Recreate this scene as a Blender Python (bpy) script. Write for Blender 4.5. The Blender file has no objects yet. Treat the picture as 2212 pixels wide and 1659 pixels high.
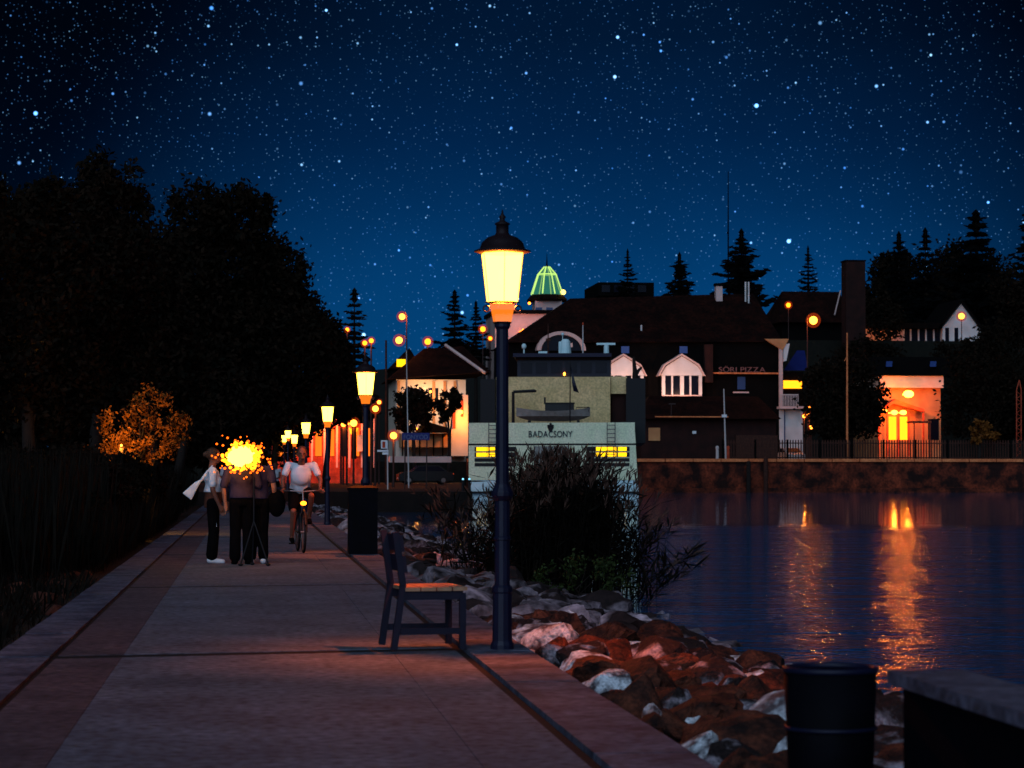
import bpy, bmesh, math, random
import numpy as np
from mathutils import Vector, Matrix
R = math.radians
random.seed(7); rng = np.random.default_rng(7)
SC = bpy.context.scene
COL = SC.collection

# ---------------------------------------------------------------- camera
F = 5166.0                      # focal length in pixels of a 2212 x 1659 picture
U0, V0, W, H = 540.0, 1020.0, 2212.0, 1659.0
EYE = 1.3
YAW = math.atan((W / 2 - U0) / F); PIT = math.atan((V0 - H / 2) / F)
cam = bpy.data.cameras.new('camera'); co = bpy.data.objects.new('camera', cam); COL.objects.link(co)
cam.sensor_width = 36; cam.lens = 36 * F / W; cam.clip_end = 8000; cam.clip_start = 0.1
co.location = (0, 0, EYE); co.rotation_euler = (R(90) + PIT, 0, -YAW)
cam.dof.use_dof = True; cam.dof.focus_distance = 38; cam.dof.aperture_fstop = 5.6
SC.camera = co
ROT = co.rotation_euler.to_matrix()

def P(u, v, Y):
    d = ROT @ Vector(((u - W / 2) / F, (H / 2 - v) / F, -1))
    return Vector((0, 0, EYE)) + d * (Y / d.y)
def G(u, v, z=0.0):
    d = ROT @ Vector(((u - W / 2) / F, (H / 2 - v) / F, -1))
    return Vector((0, 0, EYE)) + d * ((z - EYE) / d.z)

# ---------------------------------------------------------------- world: dusk sky with stars
SUN_EL, SUN_AZ = R(27), R(200)       # last light from behind the camera
wd = bpy.data.worlds.new('World'); SC.world = wd; wd.use_nodes = True
N = wd.node_tree.nodes; L = wd.node_tree.links; N.clear()
def wn(t, **k):
    n = N.new(t)
    for a, b in k.items(): setattr(n, a, b)
    return n
def wmath(op, a, b=None, c=None):
    n = wn('ShaderNodeMath', operation=op)
    for i, x in enumerate((a, b, c)):
        if x is None: continue
        if isinstance(x, (int, float)): n.inputs[i].default_value = x
        else: L.new(x, n.inputs[i])
    return n.outputs[0]
tc = wn('ShaderNodeTexCoord'); nrm = wn('ShaderNodeVectorMath', operation='NORMALIZE'); L.new(tc.outputs['Generated'], nrm.inputs[0])
DIR = nrm.outputs[0]
sep = wn('ShaderNodeSeparateXYZ'); L.new(DIR, sep.inputs[0])
rp = wn('ShaderNodeValToRGB'); L.new(sep.outputs['Z'], rp.inputs[0])
cr = rp.color_ramp
for pos, c in ((0.0, (.0010, .058, .195)), (.06, (.0009, .054, .182)), (.08, (.0007, .045, .158)), (.11, (.0005, .029, .108)), (.14, (.0004, .0175, .070)), (.18, (.0005, .0105, .040)), (1.0, (.0005, .0060, .022))):
    e = cr.elements[0] if pos == 0 else (cr.elements[len(cr.elements) - 1] if pos == 1 else cr.elements.new(pos))
    e.position = pos; e.color = (*c, 1)
gdir = (P(1270, 780, 100) - Vector((0, 0, EYE))).normalized()
dt = wn('ShaderNodeVectorMath', operation='DOT_PRODUCT'); L.new(DIR, dt.inputs[0]); dt.inputs[1].default_value = gdir
glow = wn('ShaderNodeMapRange', interpolation_type='SMOOTHSTEP'); L.new(dt.outputs['Value'], glow.inputs[0])
glow.inputs[1].default_value = math.cos(R(14.2)); glow.inputs[2].default_value = 1.0; glow.inputs[3].default_value = .10; glow.inputs[4].default_value = 1.0
mot = wn('ShaderNodeTexNoise'); L.new(DIR, mot.inputs['Vector']); mot.inputs['Scale'].default_value = 14; mot.inputs['Detail'].default_value = 4
motm = wmath('MULTIPLY_ADD', mot.outputs['Fac'], .5, .75)
gm = wmath('MULTIPLY', glow.outputs[0], motm)
base = wn('ShaderNodeVectorMath', operation='SCALE'); L.new(rp.outputs['Color'], base.inputs[0]); L.new(gm, base.inputs['Scale'])
cur = base.outputs[0]
for scale, thr, bright, pw in ((600, .23, .46, 1.7), (260, .13, 1.3, 2.4), (130, .095, 3.4, 2.6), (52, .056, 8.0, .8)):
    vo = wn('ShaderNodeTexVoronoi', voronoi_dimensions='3D', feature='F1'); L.new(DIR, vo.inputs['Vector']); vo.inputs['Scale'].default_value = scale
    m = wn('ShaderNodeMapRange', interpolation_type='SMOOTHSTEP'); L.new(vo.outputs['Distance'], m.inputs[0])
    m.inputs[1].default_value = thr; m.inputs[2].default_value = thr * .25; m.inputs[3].default_value = 0; m.inputs[4].default_value = 1
    sp = wn('ShaderNodeSeparateColor'); L.new(vo.outputs['Color'], sp.inputs[0])
    br = wmath('MULTIPLY', wmath('POWER', sp.outputs[0], pw), bright)
    st = wmath('MULTIPLY', m.outputs[0], br)
    hz = wn('ShaderNodeMapRange'); L.new(sep.outputs['Z'], hz.inputs[0]); hz.inputs[1].default_value = .0; hz.inputs[2].default_value = .03
    st = wmath('MULTIPLY', st, hz.outputs[0])
    mc = wn('ShaderNodeMix', data_type='RGBA'); L.new(sp.outputs[1], mc.inputs[0]); mc.inputs[6].default_value = (.06, .30, 1, 1); mc.inputs[7].default_value = (.28, .62, 1, 1)
    sv = wn('ShaderNodeVectorMath', operation='SCALE'); L.new(mc.outputs[2], sv.inputs[0]); L.new(st, sv.inputs['Scale'])
    ad = wn('ShaderNodeVectorMath', operation='ADD'); L.new(cur, ad.inputs[0]); L.new(sv.outputs[0], ad.inputs[1]); cur = ad.outputs[0]
sky = wn('ShaderNodeTexSky', sky_type='NISHITA'); sky.sun_disc = False; sky.sun_elevation = R(-6); sky.sun_rotation = SUN_AZ
sks = wn('ShaderNodeVectorMath', operation='SCALE'); L.new(sky.outputs[0], sks.inputs[0]); sks.inputs['Scale'].default_value = .008
ad = wn('ShaderNodeVectorMath', operation='ADD'); L.new(cur, ad.inputs[0]); L.new(sks.outputs[0], ad.inputs[1])
bg = wn('ShaderNodeBackground'); L.new(ad.outputs[0], bg.inputs[0]); bg.inputs[1].default_value = 1.0
wo = wn('ShaderNodeOutputWorld'); L.new(bg.outputs[0], wo.inputs[0])
wd.cycles.sampling_method = 'MANUAL'; wd.cycles.sample_map_resolution = 256

sun = bpy.data.lights.new('dusk_light', 'SUN'); sun.energy = 1.5; sun.angle = R(70); sun.color = (.52, .72, 1.0)
so = bpy.data.objects.new('dusk_light', sun); COL.objects.link(so)
sd = Vector((math.sin(SUN_AZ) * math.cos(SUN_EL), math.cos(SUN_AZ) * math.cos(SUN_EL), math.sin(SUN_EL)))
so.rotation_euler = sd.to_track_quat('Z', 'Y').to_euler(); so.location = sd * 60
vs = SC.view_settings; vs.view_transform = 'Standard'; vs.look = 'None'; vs.exposure = 0; vs.gamma = 1; vs.use_curve_mapping = False
cy = SC.cycles; cy.use_denoising = True; cy.max_bounces = 5; cy.diffuse_bounces = 2; cy.glossy_bounces = 3
cy.transmission_bounces = 4; cy.transparent_max_bounces = 16; cy.sample_clamp_indirect = 4; cy.caustics_reflective = False; cy.caustics_refractive = False
try: cy.denoiser = 'OPENIMAGEDENOISE'
except Exception: pass

# ---------------------------------------------------------------- materials
MATS = {}
def mat(name, col, rough=.7, col2=None, scale=6.0, metal=0.0, bump=0.0, bscale=None, detail=5, lo=.35, hi=.65, coords='Object', spec=.3, speck=0.0, sscale=45):
    if name in MATS: return MATS[name]
    m = bpy.data.materials.new(name); m.use_nodes = True; n = m.node_tree.nodes; l = m.node_tree.links
    b = n['Principled BSDF']; b.inputs['Roughness'].default_value = rough; b.inputs['Metallic'].default_value = metal
    b.inputs['Specular IOR Level'].default_value = spec
    b.inputs['Base Color'].default_value = (*col, 1)
    t = n.new('ShaderNodeTexCoord')
    if col2 is not None:
        x = n.new('ShaderNodeTexNoise'); l.new(t.outputs[coords], x.inputs['Vector']); x.inputs['Scale'].default_value = scale; x.inputs['Detail'].default_value = detail
        r = n.new('ShaderNodeValToRGB'); l.new(x.outputs['Fac'], r.inputs[0])
        r.color_ramp.elements[0].position = lo; r.color_ramp.elements[0].color = (*col, 1)
        r.color_ramp.elements[1].position = hi; r.color_ramp.elements[1].color = (*col2, 1)
        out = r.outputs[0]
        if speck:
            x2 = n.new('ShaderNodeTexNoise'); l.new(t.outputs[coords], x2.inputs['Vector']); x2.inputs['Scale'].default_value = sscale; x2.inputs['Detail'].default_value = 3
            r2 = n.new('ShaderNodeMapRange'); l.new(x2.outputs['Fac'], r2.inputs[0]); r2.inputs[1].default_value = .3; r2.inputs[2].default_value = .7; r2.inputs[3].default_value = 1 - speck; r2.inputs[4].default_value = 1 + speck * .6
            v2 = n.new('ShaderNodeVectorMath'); v2.operation = 'SCALE'; l.new(out, v2.inputs[0]); l.new(r2.outputs[0], v2.inputs['Scale']); out = v2.outputs[0]
        l.new(out, b.inputs['Base Color'])
    if bump:
        x = n.new('ShaderNodeTexNoise'); l.new(t.outputs[coords], x.inputs['Vector']); x.inputs['Scale'].default_value = bscale or scale * 4; x.inputs['Detail'].default_value = 6
        bp = n.new('ShaderNodeBump'); bp.inputs['Strength'].default_value = bump; bp.inputs['Distance'].default_value = .03
        l.new(x.outputs['Fac'], bp.inputs['Height']); l.new(bp.outputs[0], b.inputs['Normal'])
    MATS[name] = m; return m
def emat(name, col, strength, transp=0.0):
    if name in MATS: return MATS[name]
    m = bpy.data.materials.new(name); m.use_nodes = True; n = m.node_tree.nodes; l = m.node_tree.links; n.clear()
    e = n.new('ShaderNodeEmission'); e.inputs[0].default_value = (*col, 1); e.inputs[1].default_value = strength
    o = n.new('ShaderNodeOutputMaterial')
    if transp:
        t = n.new('ShaderNodeBsdfTransparent'); x = n.new('ShaderNodeMixShader'); x.inputs[0].default_value = transp
        l.new(e.outputs[0], x.inputs[1]); l.new(t.outputs[0], x.inputs[2]); l.new(x.outputs[0], o.inputs[0])
    else: l.new(e.outputs[0], o.inputs[0])
    m.cycles.emission_sampling = 'NONE'
    MATS[name] = m; return m

WARM = (1.0, .20, .03)
M_iron = mat('cast_iron', (.0035, .004, .020), .5, (.006, .007, .028), 9, spec=.35)
M_cap = mat('lantern_cap', (.008, .004, .006), .6, (.016, .006, .008), 12, spec=.25)
M_pane = emat('lit_pane', (1, .82, .062), 9, .45)
M_funnel = emat('lit_funnel', (1, .20, .012), 1.5, .5)
M_bulb = emat('bulb', (1, .72, .06), 9)
M_globe = emat('globe', (1, .25, .02), 14)
M_globe_o = emat('globe_orange', (1, .17, .006), 10)
M_hot = emat('hot_bulb', (1, .40, .026), 16)
M_hotd = emat('warm_diffuser', (1, .36, .02), 3.2, .45)
M_winY = emat('lit_window', (1, .52, .006), 2.2)
M_winR = emat('lit_sign', (1, .24, .006), 4)
M_halo = emat('lamp_halo', (1, .09, .012), .42, .7)
M_shop = emat('added_shop_glow', (1, .17, .012), 1.5)  # glow added to brighten the arcade front
M_dgl = emat('dome_rib_glow', (.62, 1, .22), 1.1)
M_dome = emat('dome_glass_glow', (.05, .32, .2), .55, .35)
M_red = emat('tail_lamp', (1, .1, .02), 2.0)
M_blu = emat('blue_marker', (.25, .7, 1), 1.6)
M_concrete = mat('path_concrete', (.056, .070, .098), .85, (.138, .162, .218), 1.3, bump=.25, bscale=60, lo=.22, hi=.72, speck=.6, sscale=14, detail=9)
M_kerb = mat('kerb_stone', (.042, .048, .080), .8, (.128, .130, .185), 2.6, bump=.3, bscale=50, speck=.6, sscale=16, detail=9)
M_redcon = mat('reddish_concrete', (.050, .040, .054), .85, (.115, .084, .104), 1.8, bump=.3, bscale=50, lo=.25, hi=.75, speck=.6, sscale=14, detail=9)
M_joint = mat('joint_dirt', (.006, .004, .004), .95)
M_soil = mat('soil', (.006, .004, .003), .95, (.014, .008, .006), 1.5, bump=.5, bscale=9)
M_grass = mat('grass_ground', (.004, .005, .003), .95, (.010, .009, .005), 2, bump=.5, bscale=10)
M_rock_p = mat('pale_rock', (.10, .07, .075), .8, (.80, .84, .90), 2.2, bump=.8, bscale=7, lo=.38, hi=.58, speck=.45, sscale=12, detail=9)
M_rock_r = mat('rust_rock', (.014, .004, .003), .85, (.16, .040, .018), 2.0, bump=.8, bscale=7, lo=.35, hi=.72, speck=.6, sscale=12, detail=9)
M_rock_m = mat('mottled_rock', (.016, .008, .008), .85, (.50, .42, .48), 1.8, bump=.8, bscale=7, lo=.47, hi=.72, speck=.6, sscale=12, detail=9)
M_leaf = mat('leaf_dark', (.003, .0035, .002), .9, (.016, .008, .004), 3, spec=.08)  # reddish flecks are lamplight put into the leaf colour
M_leaf2 = mat('leaf_warm', (.06, .018, .002), .75, (.22, .075, .010), 4, spec=.15)  # orange lamplight on the bush is put into the leaf colour
M_bark = mat('bark', (.010, .006, .005), .9, (.02, .012, .008), 8)
M_needle = mat('needles', (.0012, .0018, .002), .9, (.003, .003, .003), 3, spec=.05)
M_reed = mat('reed_leaf', (.0024, .0027, .002), .8, (.010, .0068, .004), 6, spec=.1)
M_reedp = mat('reed_plume', (.035, .018, .012), .8, (.09, .045, .03), 8)
M_weed = mat('green_weed', (.012, .026, .004), .7, (.03, .045, .008), 6, spec=.2)
M_bin = mat('bin_metal', (.0008, .0008, .002), .7, (.0016, .0016, .004), 7, spec=.08)
M_wood = mat('bench_wood', (.005, .005, .018), .6, (.010, .008, .022), 14, spec=.25)
M_seat = mat('lit_seat_wood', (.30, .16, .09), .4, (.42, .24, .14), 14)  # lamplight on the seat, put in as a lighter orange wood
M_hull = mat('hull_paint', (.74, .84, .54), .6, (.90, .92, .64), 1.4, lo=.3, hi=.7, speck=.22, sscale=9, detail=8)
M_hull2 = mat('hull_white', (.55, .8, .82), .5, (.7, .9, .92), 1.5)
M_cream = mat('cream_panel', (.62, .46, .20), .75, (.86, .62, .30), 1.0, lo=.3, hi=.7, speck=.3, sscale=9, detail=8)
M_grey = mat('grey_panel', (.2, .22, .19), .7, (.3, .3, .27), 2)
M_navy = mat('navy_paint', (.006, .008, .02), .5)
M_navy2 = mat('navy_letter', (.008, .008, .03), .6)
M_black = mat('black_paint', (.006, .006, .008), .6)
M_boat = mat('boat_paint', (.22, .2, .18), .6, (.3, .28, .26), 3)
M_brick = mat('dark_brick', (.012, .003, .002), .9, (.028, .006, .004), 1.0)
M_roof = mat('roof_tile', (.008, .002, .0015), .9, (.022, .005, .003), .6, bump=.4, bscale=6, spec=.1, speck=.7, sscale=3)
M_slate = mat('dark_slate', (.0012, .001, .001), .9, (.0028, .0018, .0016), 1, spec=.1)
M_white = mat('white_render', (.62, .58, .55), .8, (.76, .72, .7), .8)
M_pinkw = mat('pale_pink_wall', (.6, .4, .36), .8, (.7, .5, .45), .9)
M_creamw = mat('cream_wall', (.7, .55, .42), .8, (.8, .66, .52), .9)
M_orangew = mat('ochre_wall_and_lit_patch', (.5, .2, .08), .85, (.62, .3, .12), .6)
M_redw = mat('red_wall', (.42, .045, .015), .85, (.55, .09, .04), .6, speck=.4, sscale=3)
M_quay = mat('quay_stone', (.02, .004, .002), .9, (.38, .062, .022), .8, bump=.8, bscale=5, lo=.40, hi=.80, speck=.6, sscale=6, detail=10)  # warm lamplight on the wall is put into this stone colour
M_cope = mat('coping_stone', (.65, .16, .05), .8, (.85, .26, .09), 1.3, speck=.3, sscale=6)  # orange of the warm light is put into the coping colour
M_fence = mat('fence_wood', (.03, .009, .006), .85, (.07, .022, .012), 5)
M_skyl = mat('skylight_glass', (.05, .10, .32), .25, spec=.6)
M_glass = mat('window_glass', (.004, .005, .012), .25, spec=.12)
M_bluew = mat('blue_window', (.012, .035, .13), .3, spec=.6)
M_bluer = mat('blue_roof', (.006, .012, .10), .6, (.01, .02, .14), 1)
M_pole = mat('white_pole', (.55, .5, .48), .6)
M_steel = mat('grey_steel', (.03, .014, .012), .6)
M_skin = mat('skin', (.30, .13, .08), .6, (.36, .16, .10), 12)
M_tan = mat('tanned_skin', (.17, .06, .035), .6, (.22, .08, .05), 12)
M_hair = mat('hair', (.03, .016, .01), .7, (.07, .035, .02), 30)
M_wshirt = mat('white_cotton', (.66, .70, .76), .85, (.8, .82, .86), 9)
M_gshirt = mat('grey_cotton', (.035, .028, .055), .9, (.055, .042, .08), 9, spec=.1)
M_dark = mat('black_cloth', (.002, .002, .0025), .95, (.004, .0035, .004), 9, spec=.05)
M_brown = mat('brown_cloth', (.075, .022, .011), .9, (.10, .03, .015), 9)
M_rubber = mat('rubber', (.008, .008, .008), .8)
M_chrome = mat('chrome', (.2, .19, .19), .3, metal=.8)
M_signb = mat('sign_blue', (.01, .016, .13), .5)
M_signw = mat('sign_white', (.75, .78, .8), .5)
M_signgrey = mat('sign_letter', (.10, .13, .25), .5)
M_carw = mat('car_white', (.7, .55, .5), .35)
M_card = mat('car_dark', (.003, .003, .004), .4)
M_signl = mat('roof_letter', (.22, .09, .08), .6)

# water: calm towards the quay, wind ripples nearer the mole
mw = bpy.data.materials.new('lake_water'); mw.use_nodes = True; n = mw.node_tree.nodes; l = mw.node_tree.links
b = n['Principled BSDF']; b.inputs['Base Color'].default_value = (.008, .075, .20, 1); b.inputs['Roughness'].default_value = .04; b.inputs['IOR'].default_value = 1.33; b.inputs['Specular IOR Level'].default_value = .5
g = n.new('ShaderNodeNewGeometry'); sx = n.new('ShaderNodeSeparateXYZ'); l.new(g.outputs['Position'], sx.inputs[0])
mp = n.new('ShaderNodeMapping'); mp.inputs['Scale'].default_value = (.42, .8, 1); l.new(g.outputs['Position'], mp.inputs[0])
w1 = n.new('ShaderNodeTexNoise'); l.new(mp.outputs[0], w1.inputs['Vector']); w1.inputs['Scale'].default_value = 4.5; w1.inputs['Detail'].default_value = 4
w2 = n.new('ShaderNodeTexNoise'); l.new(mp.outputs[0], w2.inputs['Vector']); w2.inputs['Scale'].default_value = .7; w2.inputs['Detail'].default_value = 2
edge = n.new('ShaderNodeTexNoise'); l.new(g.outputs['Position'], edge.inputs['Vector']); edge.inputs['Scale'].default_value = .09
yy = n.new('ShaderNodeMath'); yy.operation = 'MULTIPLY_ADD'; l.new(edge.outputs['Fac'], yy.inputs[0]); yy.inputs[1].default_value = 16; l.new(sx.outputs['Y'], yy.inputs[2])
mr = n.new('ShaderNodeMapRange'); l.new(yy.outputs[0], mr.inputs[0]); mr.inputs[1].default_value = 76; mr.inputs[2].default_value = 86; mr.inputs[3].default_value = 1.0; mr.inputs[4].default_value = .09
sm = n.new('ShaderNodeMath'); sm.operation = 'MULTIPLY_ADD'; l.new(w2.outputs['Fac'], sm.inputs[0]); sm.inputs[1].default_value = 3.0; l.new(w1.outputs['Fac'], sm.inputs[2])
bp = n.new('ShaderNodeBump'); bp.inputs['Distance'].default_value = .07; l.new(mr.outputs[0], bp.inputs['Strength']); l.new(sm.outputs[0], bp.inputs['Height']); l.new(bp.outputs[0], b.inputs['Normal'])
M_water = mw

# ---------------------------------------------------------------- mesh helpers
def org(o):
    v = Vector((0, 0, 0))
    while o is not None: v += o.location; o = o.parent
    return v
class MB:
    def __init__(s): s.v = []; s.f = []
    def add(s, vs, fs):
        k = len(s.v); s.v += [Vector(p) for p in vs]; s.f += [tuple(i + k for i in f) for f in fs]; return s
    def box(s, x0, x1, y0, y1, z0, z1):
        return s.add([(x0, y0, z0), (x1, y0, z0), (x1, y1, z0), (x0, y1, z0), (x0, y0, z1), (x1, y0, z1), (x1, y1, z1), (x0, y1, z1)],
                     [(0, 3, 2, 1), (4, 5, 6, 7), (0, 1, 5, 4), (1, 2, 6, 5), (2, 3, 7, 6), (3, 0, 4, 7)])
    def pbox(s, u0, v0, u1, v1, Y, dep):
        um, vm = (u0 + u1) / 2, (v0 + v1) / 2
        return s.box(P(u0, vm, Y).x, P(u1, vm, Y).x, Y, Y + dep, P(um, v1, Y).z, P(um, v0, Y).z)
    def prism(s, pts, d):
        n = len(pts); d = Vector(d); a = [Vector(p) for p in pts]; bq = [p + d for p in a]
        return s.add(a + bq, [tuple(range(n))[::-1], tuple(range(n, 2 * n))] + [(i, (i + 1) % n, n + (i + 1) % n, n + i) for i in range(n)])
    def pprism(s, uv, Y, dep): return s.prism([P(u, v, Y) for u, v in uv], (0, dep, 0))
    def beam(s, p0, p1, w, h=None):
        p0, p1 = Vector(p0), Vector(p1); h = h or w; d = (p1 - p0).normalized()
        x = d.cross(Vector((0, 0, 1)));
        if x.length < .01: x = Vector((1, 0, 0))
        x.normalize(); y = x.cross(d); q = [x * a * w / 2 + y * c * h / 2 for a, c in ((-1, -1), (1, -1), (1, 1), (-1, 1))]
        return s.prism([p0 + k for k in q], p1 - p0)
    def tube(s, pts, rs, n=8, caps=True):
        pts = [Vector(p) for p in pts]
        if not isinstance(rs, (list, tuple)): rs = [rs] * len(pts)
        k = len(s.v); px = None
        for i, p in enumerate(pts):
            d = (pts[min(i + 1, len(pts) - 1)] - pts[max(i - 1, 0)]).normalized()
            x = d.cross(Vector((0, 0, 1))) if px is None else px - d * px.dot(d)
            if x.length < .01: x = d.cross(Vector((0, 1, 0)))
            x.normalize(); px = x; y = d.cross(x)
            for j in range(n):
                a = 2 * math.pi * j / n; s.v.append(p + (x * math.cos(a) + y * math.sin(a)) * rs[i])
        for i in range(len(pts) - 1):
            for j in range(n):
                a, bq = k + i * n + j, k + i * n + (j + 1) % n
                s.f.append((a, bq, bq + n, a + n))
        if caps:
            s.f.append(tuple(k + j for j in range(n))[::-1]); e = k + (len(pts) - 1) * n; s.f.append(tuple(e + j for j in range(n)))
        return s
    def lathe(s, prof, c=(0, 0, 0), n=12, ph=0.0, caps=True):
        c = Vector(c); k = len(s.v)
        for r, z in prof:
            for j in range(n):
                a = 2 * math.pi * (j + ph) / n; s.v.append(c + Vector((r * math.cos(a), r * math.sin(a), z)))
        for i in range(len(prof) - 1):
            for j in range(n):
                a, bq = k + i * n + j, k + i * n + (j + 1) % n; s.f.append((a, bq, bq + n, a + n))
        if caps: s.f.append(tuple(k + j for j in range(n))[::-1]); e = k + (len(prof) - 1) * n; s.f.append(tuple(e + j for j in range(n)))
        return s
    def etube(s, rings, n=18):
        k = len(s.v)
        for c, rx, ry in rings:
            c = Vector(c)
            for j in range(n):
                a = 2 * math.pi * j / n; s.v.append(c + Vector((rx * math.cos(a), ry * math.sin(a), 0)))
        for i in range(len(rings) - 1):
            for j in range(n): a, bq = k + i * n + j, k + i * n + (j + 1) % n; s.f.append((a, bq, bq + n, a + n))
        s.f.append(tuple(k + j for j in range(n))[::-1]); e = k + (len(rings) - 1) * n; s.f.append(tuple(e + j for j in range(n)))
        return s
    def ell(s, c, r, n=12, m=8, rot=None):
        c = Vector(c); r = (r, r, r) if isinstance(r, (int, float)) else r; k = len(s.v)
        for i in range(1, m):
            t = math.pi * i / m
            for j in range(n):
                a = 2 * math.pi * j / n; q = Vector((r[0] * math.sin(t) * math.cos(a), r[1] * math.sin(t) * math.sin(a), r[2] * math.cos(t)))
                s.v.append(c + (rot @ q if rot else q))
        q0, q1 = Vector((0, 0, r[2])), Vector((0, 0, -r[2]))
        s.v.append(c + (rot @ q0 if rot else q0)); s.v.append(c + (rot @ q1 if rot else q1)); t0, t1 = len(s.v) - 2, len(s.v) - 1
        for j in range(n):
            s.f.append((t0, k + j, k + (j + 1) % n)); e = k + (m - 2) * n; s.f.append((t1, e + (j + 1) % n, e + j))
        for i in range(m - 2):
            for j in range(n):
                a, bq = k + i * n + j, k + i * n + (j + 1) % n; s.f.append((a, a + n, bq + n, bq))
        return s
    def cap(s, p0, p1, r0, r1=None, n=10):
        r1 = r0 if r1 is None else r1; s.tube([p0, p1], [r0, r1], n); s.ell(p0, r0, n, 6); s.ell(p1, r1, n, 6); return s
    def torus(s, c, ax, RR, r, n=28, m=8, a0=0, a1=2 * math.pi):
        c = Vector(c); ax = Vector(ax).normalized(); x = ax.orthogonal().normalized(); y = ax.cross(x); full = abs(a1 - a0 - 2 * math.pi) < 1e-6
        k = len(s.v); nn = n if full else n + 1
        for i in range(nn):
            a = a0 + (a1 - a0) * i / n; d = x * math.cos(a) + y * math.sin(a)
            for j in range(m):
                t = 2 * math.pi * j / m; s.v.append(c + d * (RR + r * math.cos(t)) + ax * r * math.sin(t))
        for i in range(n):
            for j in range(m):
                i2 = (i + 1) % nn; s.f.append((k + i * m + j, k + i2 * m + j, k + i2 * m + (j + 1) % m, k + i * m + (j + 1) % m))
        return s
    def mesh(s, name, o=Vector((0, 0, 0))):
        me = bpy.data.meshes.new(name); me.from_pydata([tuple(p - o) for p in s.v], [], s.f); me.update()
        bm = bmesh.new(); bm.from_mesh(me); bmesh.ops.recalc_face_normals(bm, faces=bm.faces); bm.to_mesh(me); bm.free()
        return me
    def build(s, name, m, parent=None, smooth=False, kind=None):
        if parent is not None: o0 = org(parent)
        else:
            a = np.array([tuple(p) for p in s.v]); o0 = Vector(((a[:, 0].min() + a[:, 0].max()) / 2, (a[:, 1].min() + a[:, 1].max()) / 2, a[:, 2].min()))
        me = s.mesh(name, o0); me.materials.append(m)
        if smooth:
            for p in me.polygons: p.use_smooth = True
        ob = bpy.data.objects.new(name, me); COL.objects.link(ob)
        if parent is not None: ob.parent = parent
        else: ob.location = o0
        if kind: ob['kind'] = kind
        return ob
def tag(o, label, cat, group=None):
    o['label'] = label; o['category'] = cat
    if group: o['group'] = group
    return o
def thing(name, label, cat, loc=(0, 0, 0), group=None):
    o = bpy.data.objects.new(name, None); COL.objects.link(o); o.location = loc; o.empty_display_size = .2
    return tag(o, label, cat, group)
def copy_tree(o, parent=None):
    c = o.copy(); COL.objects.link(c); c.parent = parent
    for ch in list(o.children): copy_tree(ch, c)
    return c
def plight(name, loc, power, col=WARM, r=.05, parent=None, spot=None):
    ld = bpy.data.lights.new(name, 'POINT'); ld.energy = power; ld.color = col; ld.shadow_soft_size = r
    o = bpy.data.objects.new(name, ld); COL.objects.link(o)
    if parent is not None: o.parent = parent; o.location = Vector(loc) - org(parent)
    else: o.location = loc
    return o
def text(s, name, m, parent, c, size, width=None, depth=.03, rot=(R(90), 0, 0), name_each=True):
    """lettering: one part for each letter"""
    cu = bpy.data.curves.new('t', 'FONT'); cu.size = size; cu.align_x = 'LEFT'
    to = bpy.data.objects.new('t', cu); COL.objects.link(to)
    def ev(body):
        cu.body = body; cu.extrude = depth / 2; dg = bpy.context.evaluated_depsgraph_get(); dg.update(); return bpy.data.meshes.new_from_object(to.evaluated_get(dg))
    def ext(me): return [v.co.x for v in me.vertices]
    x = 0; items = []
    for ch in s:
        if ch == ' ': x += size * .35; continue
        me = ev(ch); e = ext(me)
        if not e: continue
        items.append((me, x - min(e))); x += max(e) - min(e) + size * .09
    tot = x - size * .09; k = (width / tot) if width else 1
    rm = Matrix.Rotation(rot[0], 4, 'X') if rot[2] == 0 else Matrix.Rotation(rot[2], 4, 'Z') @ Matrix.Rotation(rot[0], 4, 'X')
    for me, dx in items:
        me.transform(rm @ Matrix.Translation((-tot * k / 2, 0, 0)) @ Matrix.Diagonal((k, 1, 1, 1)) @ Matrix.Translation((dx, 0, 0)))
        me.transform(Matrix.Translation(Vector(c) - org(parent))); me.materials.clear(); me.materials.append(m)
        o = bpy.data.objects.new('letter', me); COL.objects.link(o); o.parent = parent
    bpy.data.objects.remove(to)

def struct(mb, name, m): return mb.build(name, m, None, kind='structure')

# ---------------------------------------------------------------- setting
WZ = -.45
def sheet(pts, name, m):
    mb = MB(); mb.add(pts, [tuple(range(len(pts)))]); return struct(mb, name, m)
sheet([(-3000, -300, -2.2), (3000, -300, -2.2), (3000, 6000, -2.2), (-3000, 6000, -2.2)], 'lake_bed', M_soil)
sheet([(-3, -60, WZ), (700, -60, WZ), (700, 215, WZ), (-3, 215, WZ)], 'lake_water', M_water)
# left bank
mb = MB(); mb.prism([(-260, -40, -2), (-1.79, -40, -2), (-1.79, 104, -2), (-260, 104, -2)], (0, 0, 1.86)); struct(mb, 'left_bank', M_grass)
mb = MB(); mb.prism([(-260, 104.1, -2), (P(1012, 1060, 106).x, 104.1, -2), (P(1010, 1060, 199).x - .5, 199.5, -2), (-260, 199.5, -2)], (0, 0, 2.45)); struct(mb, 'landing_ground', M_soil)
QZ = P(1700, 991, 200).z
mb = MB(); mb.prism([(-1500, 200.5, -2), (1500, 200.5, -2), (1500, 4000, -2), (-1500, 4000, -2)], (0, 0, 2 + QZ - .25)); struct(mb, 'town_ground', M_grass)
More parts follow.
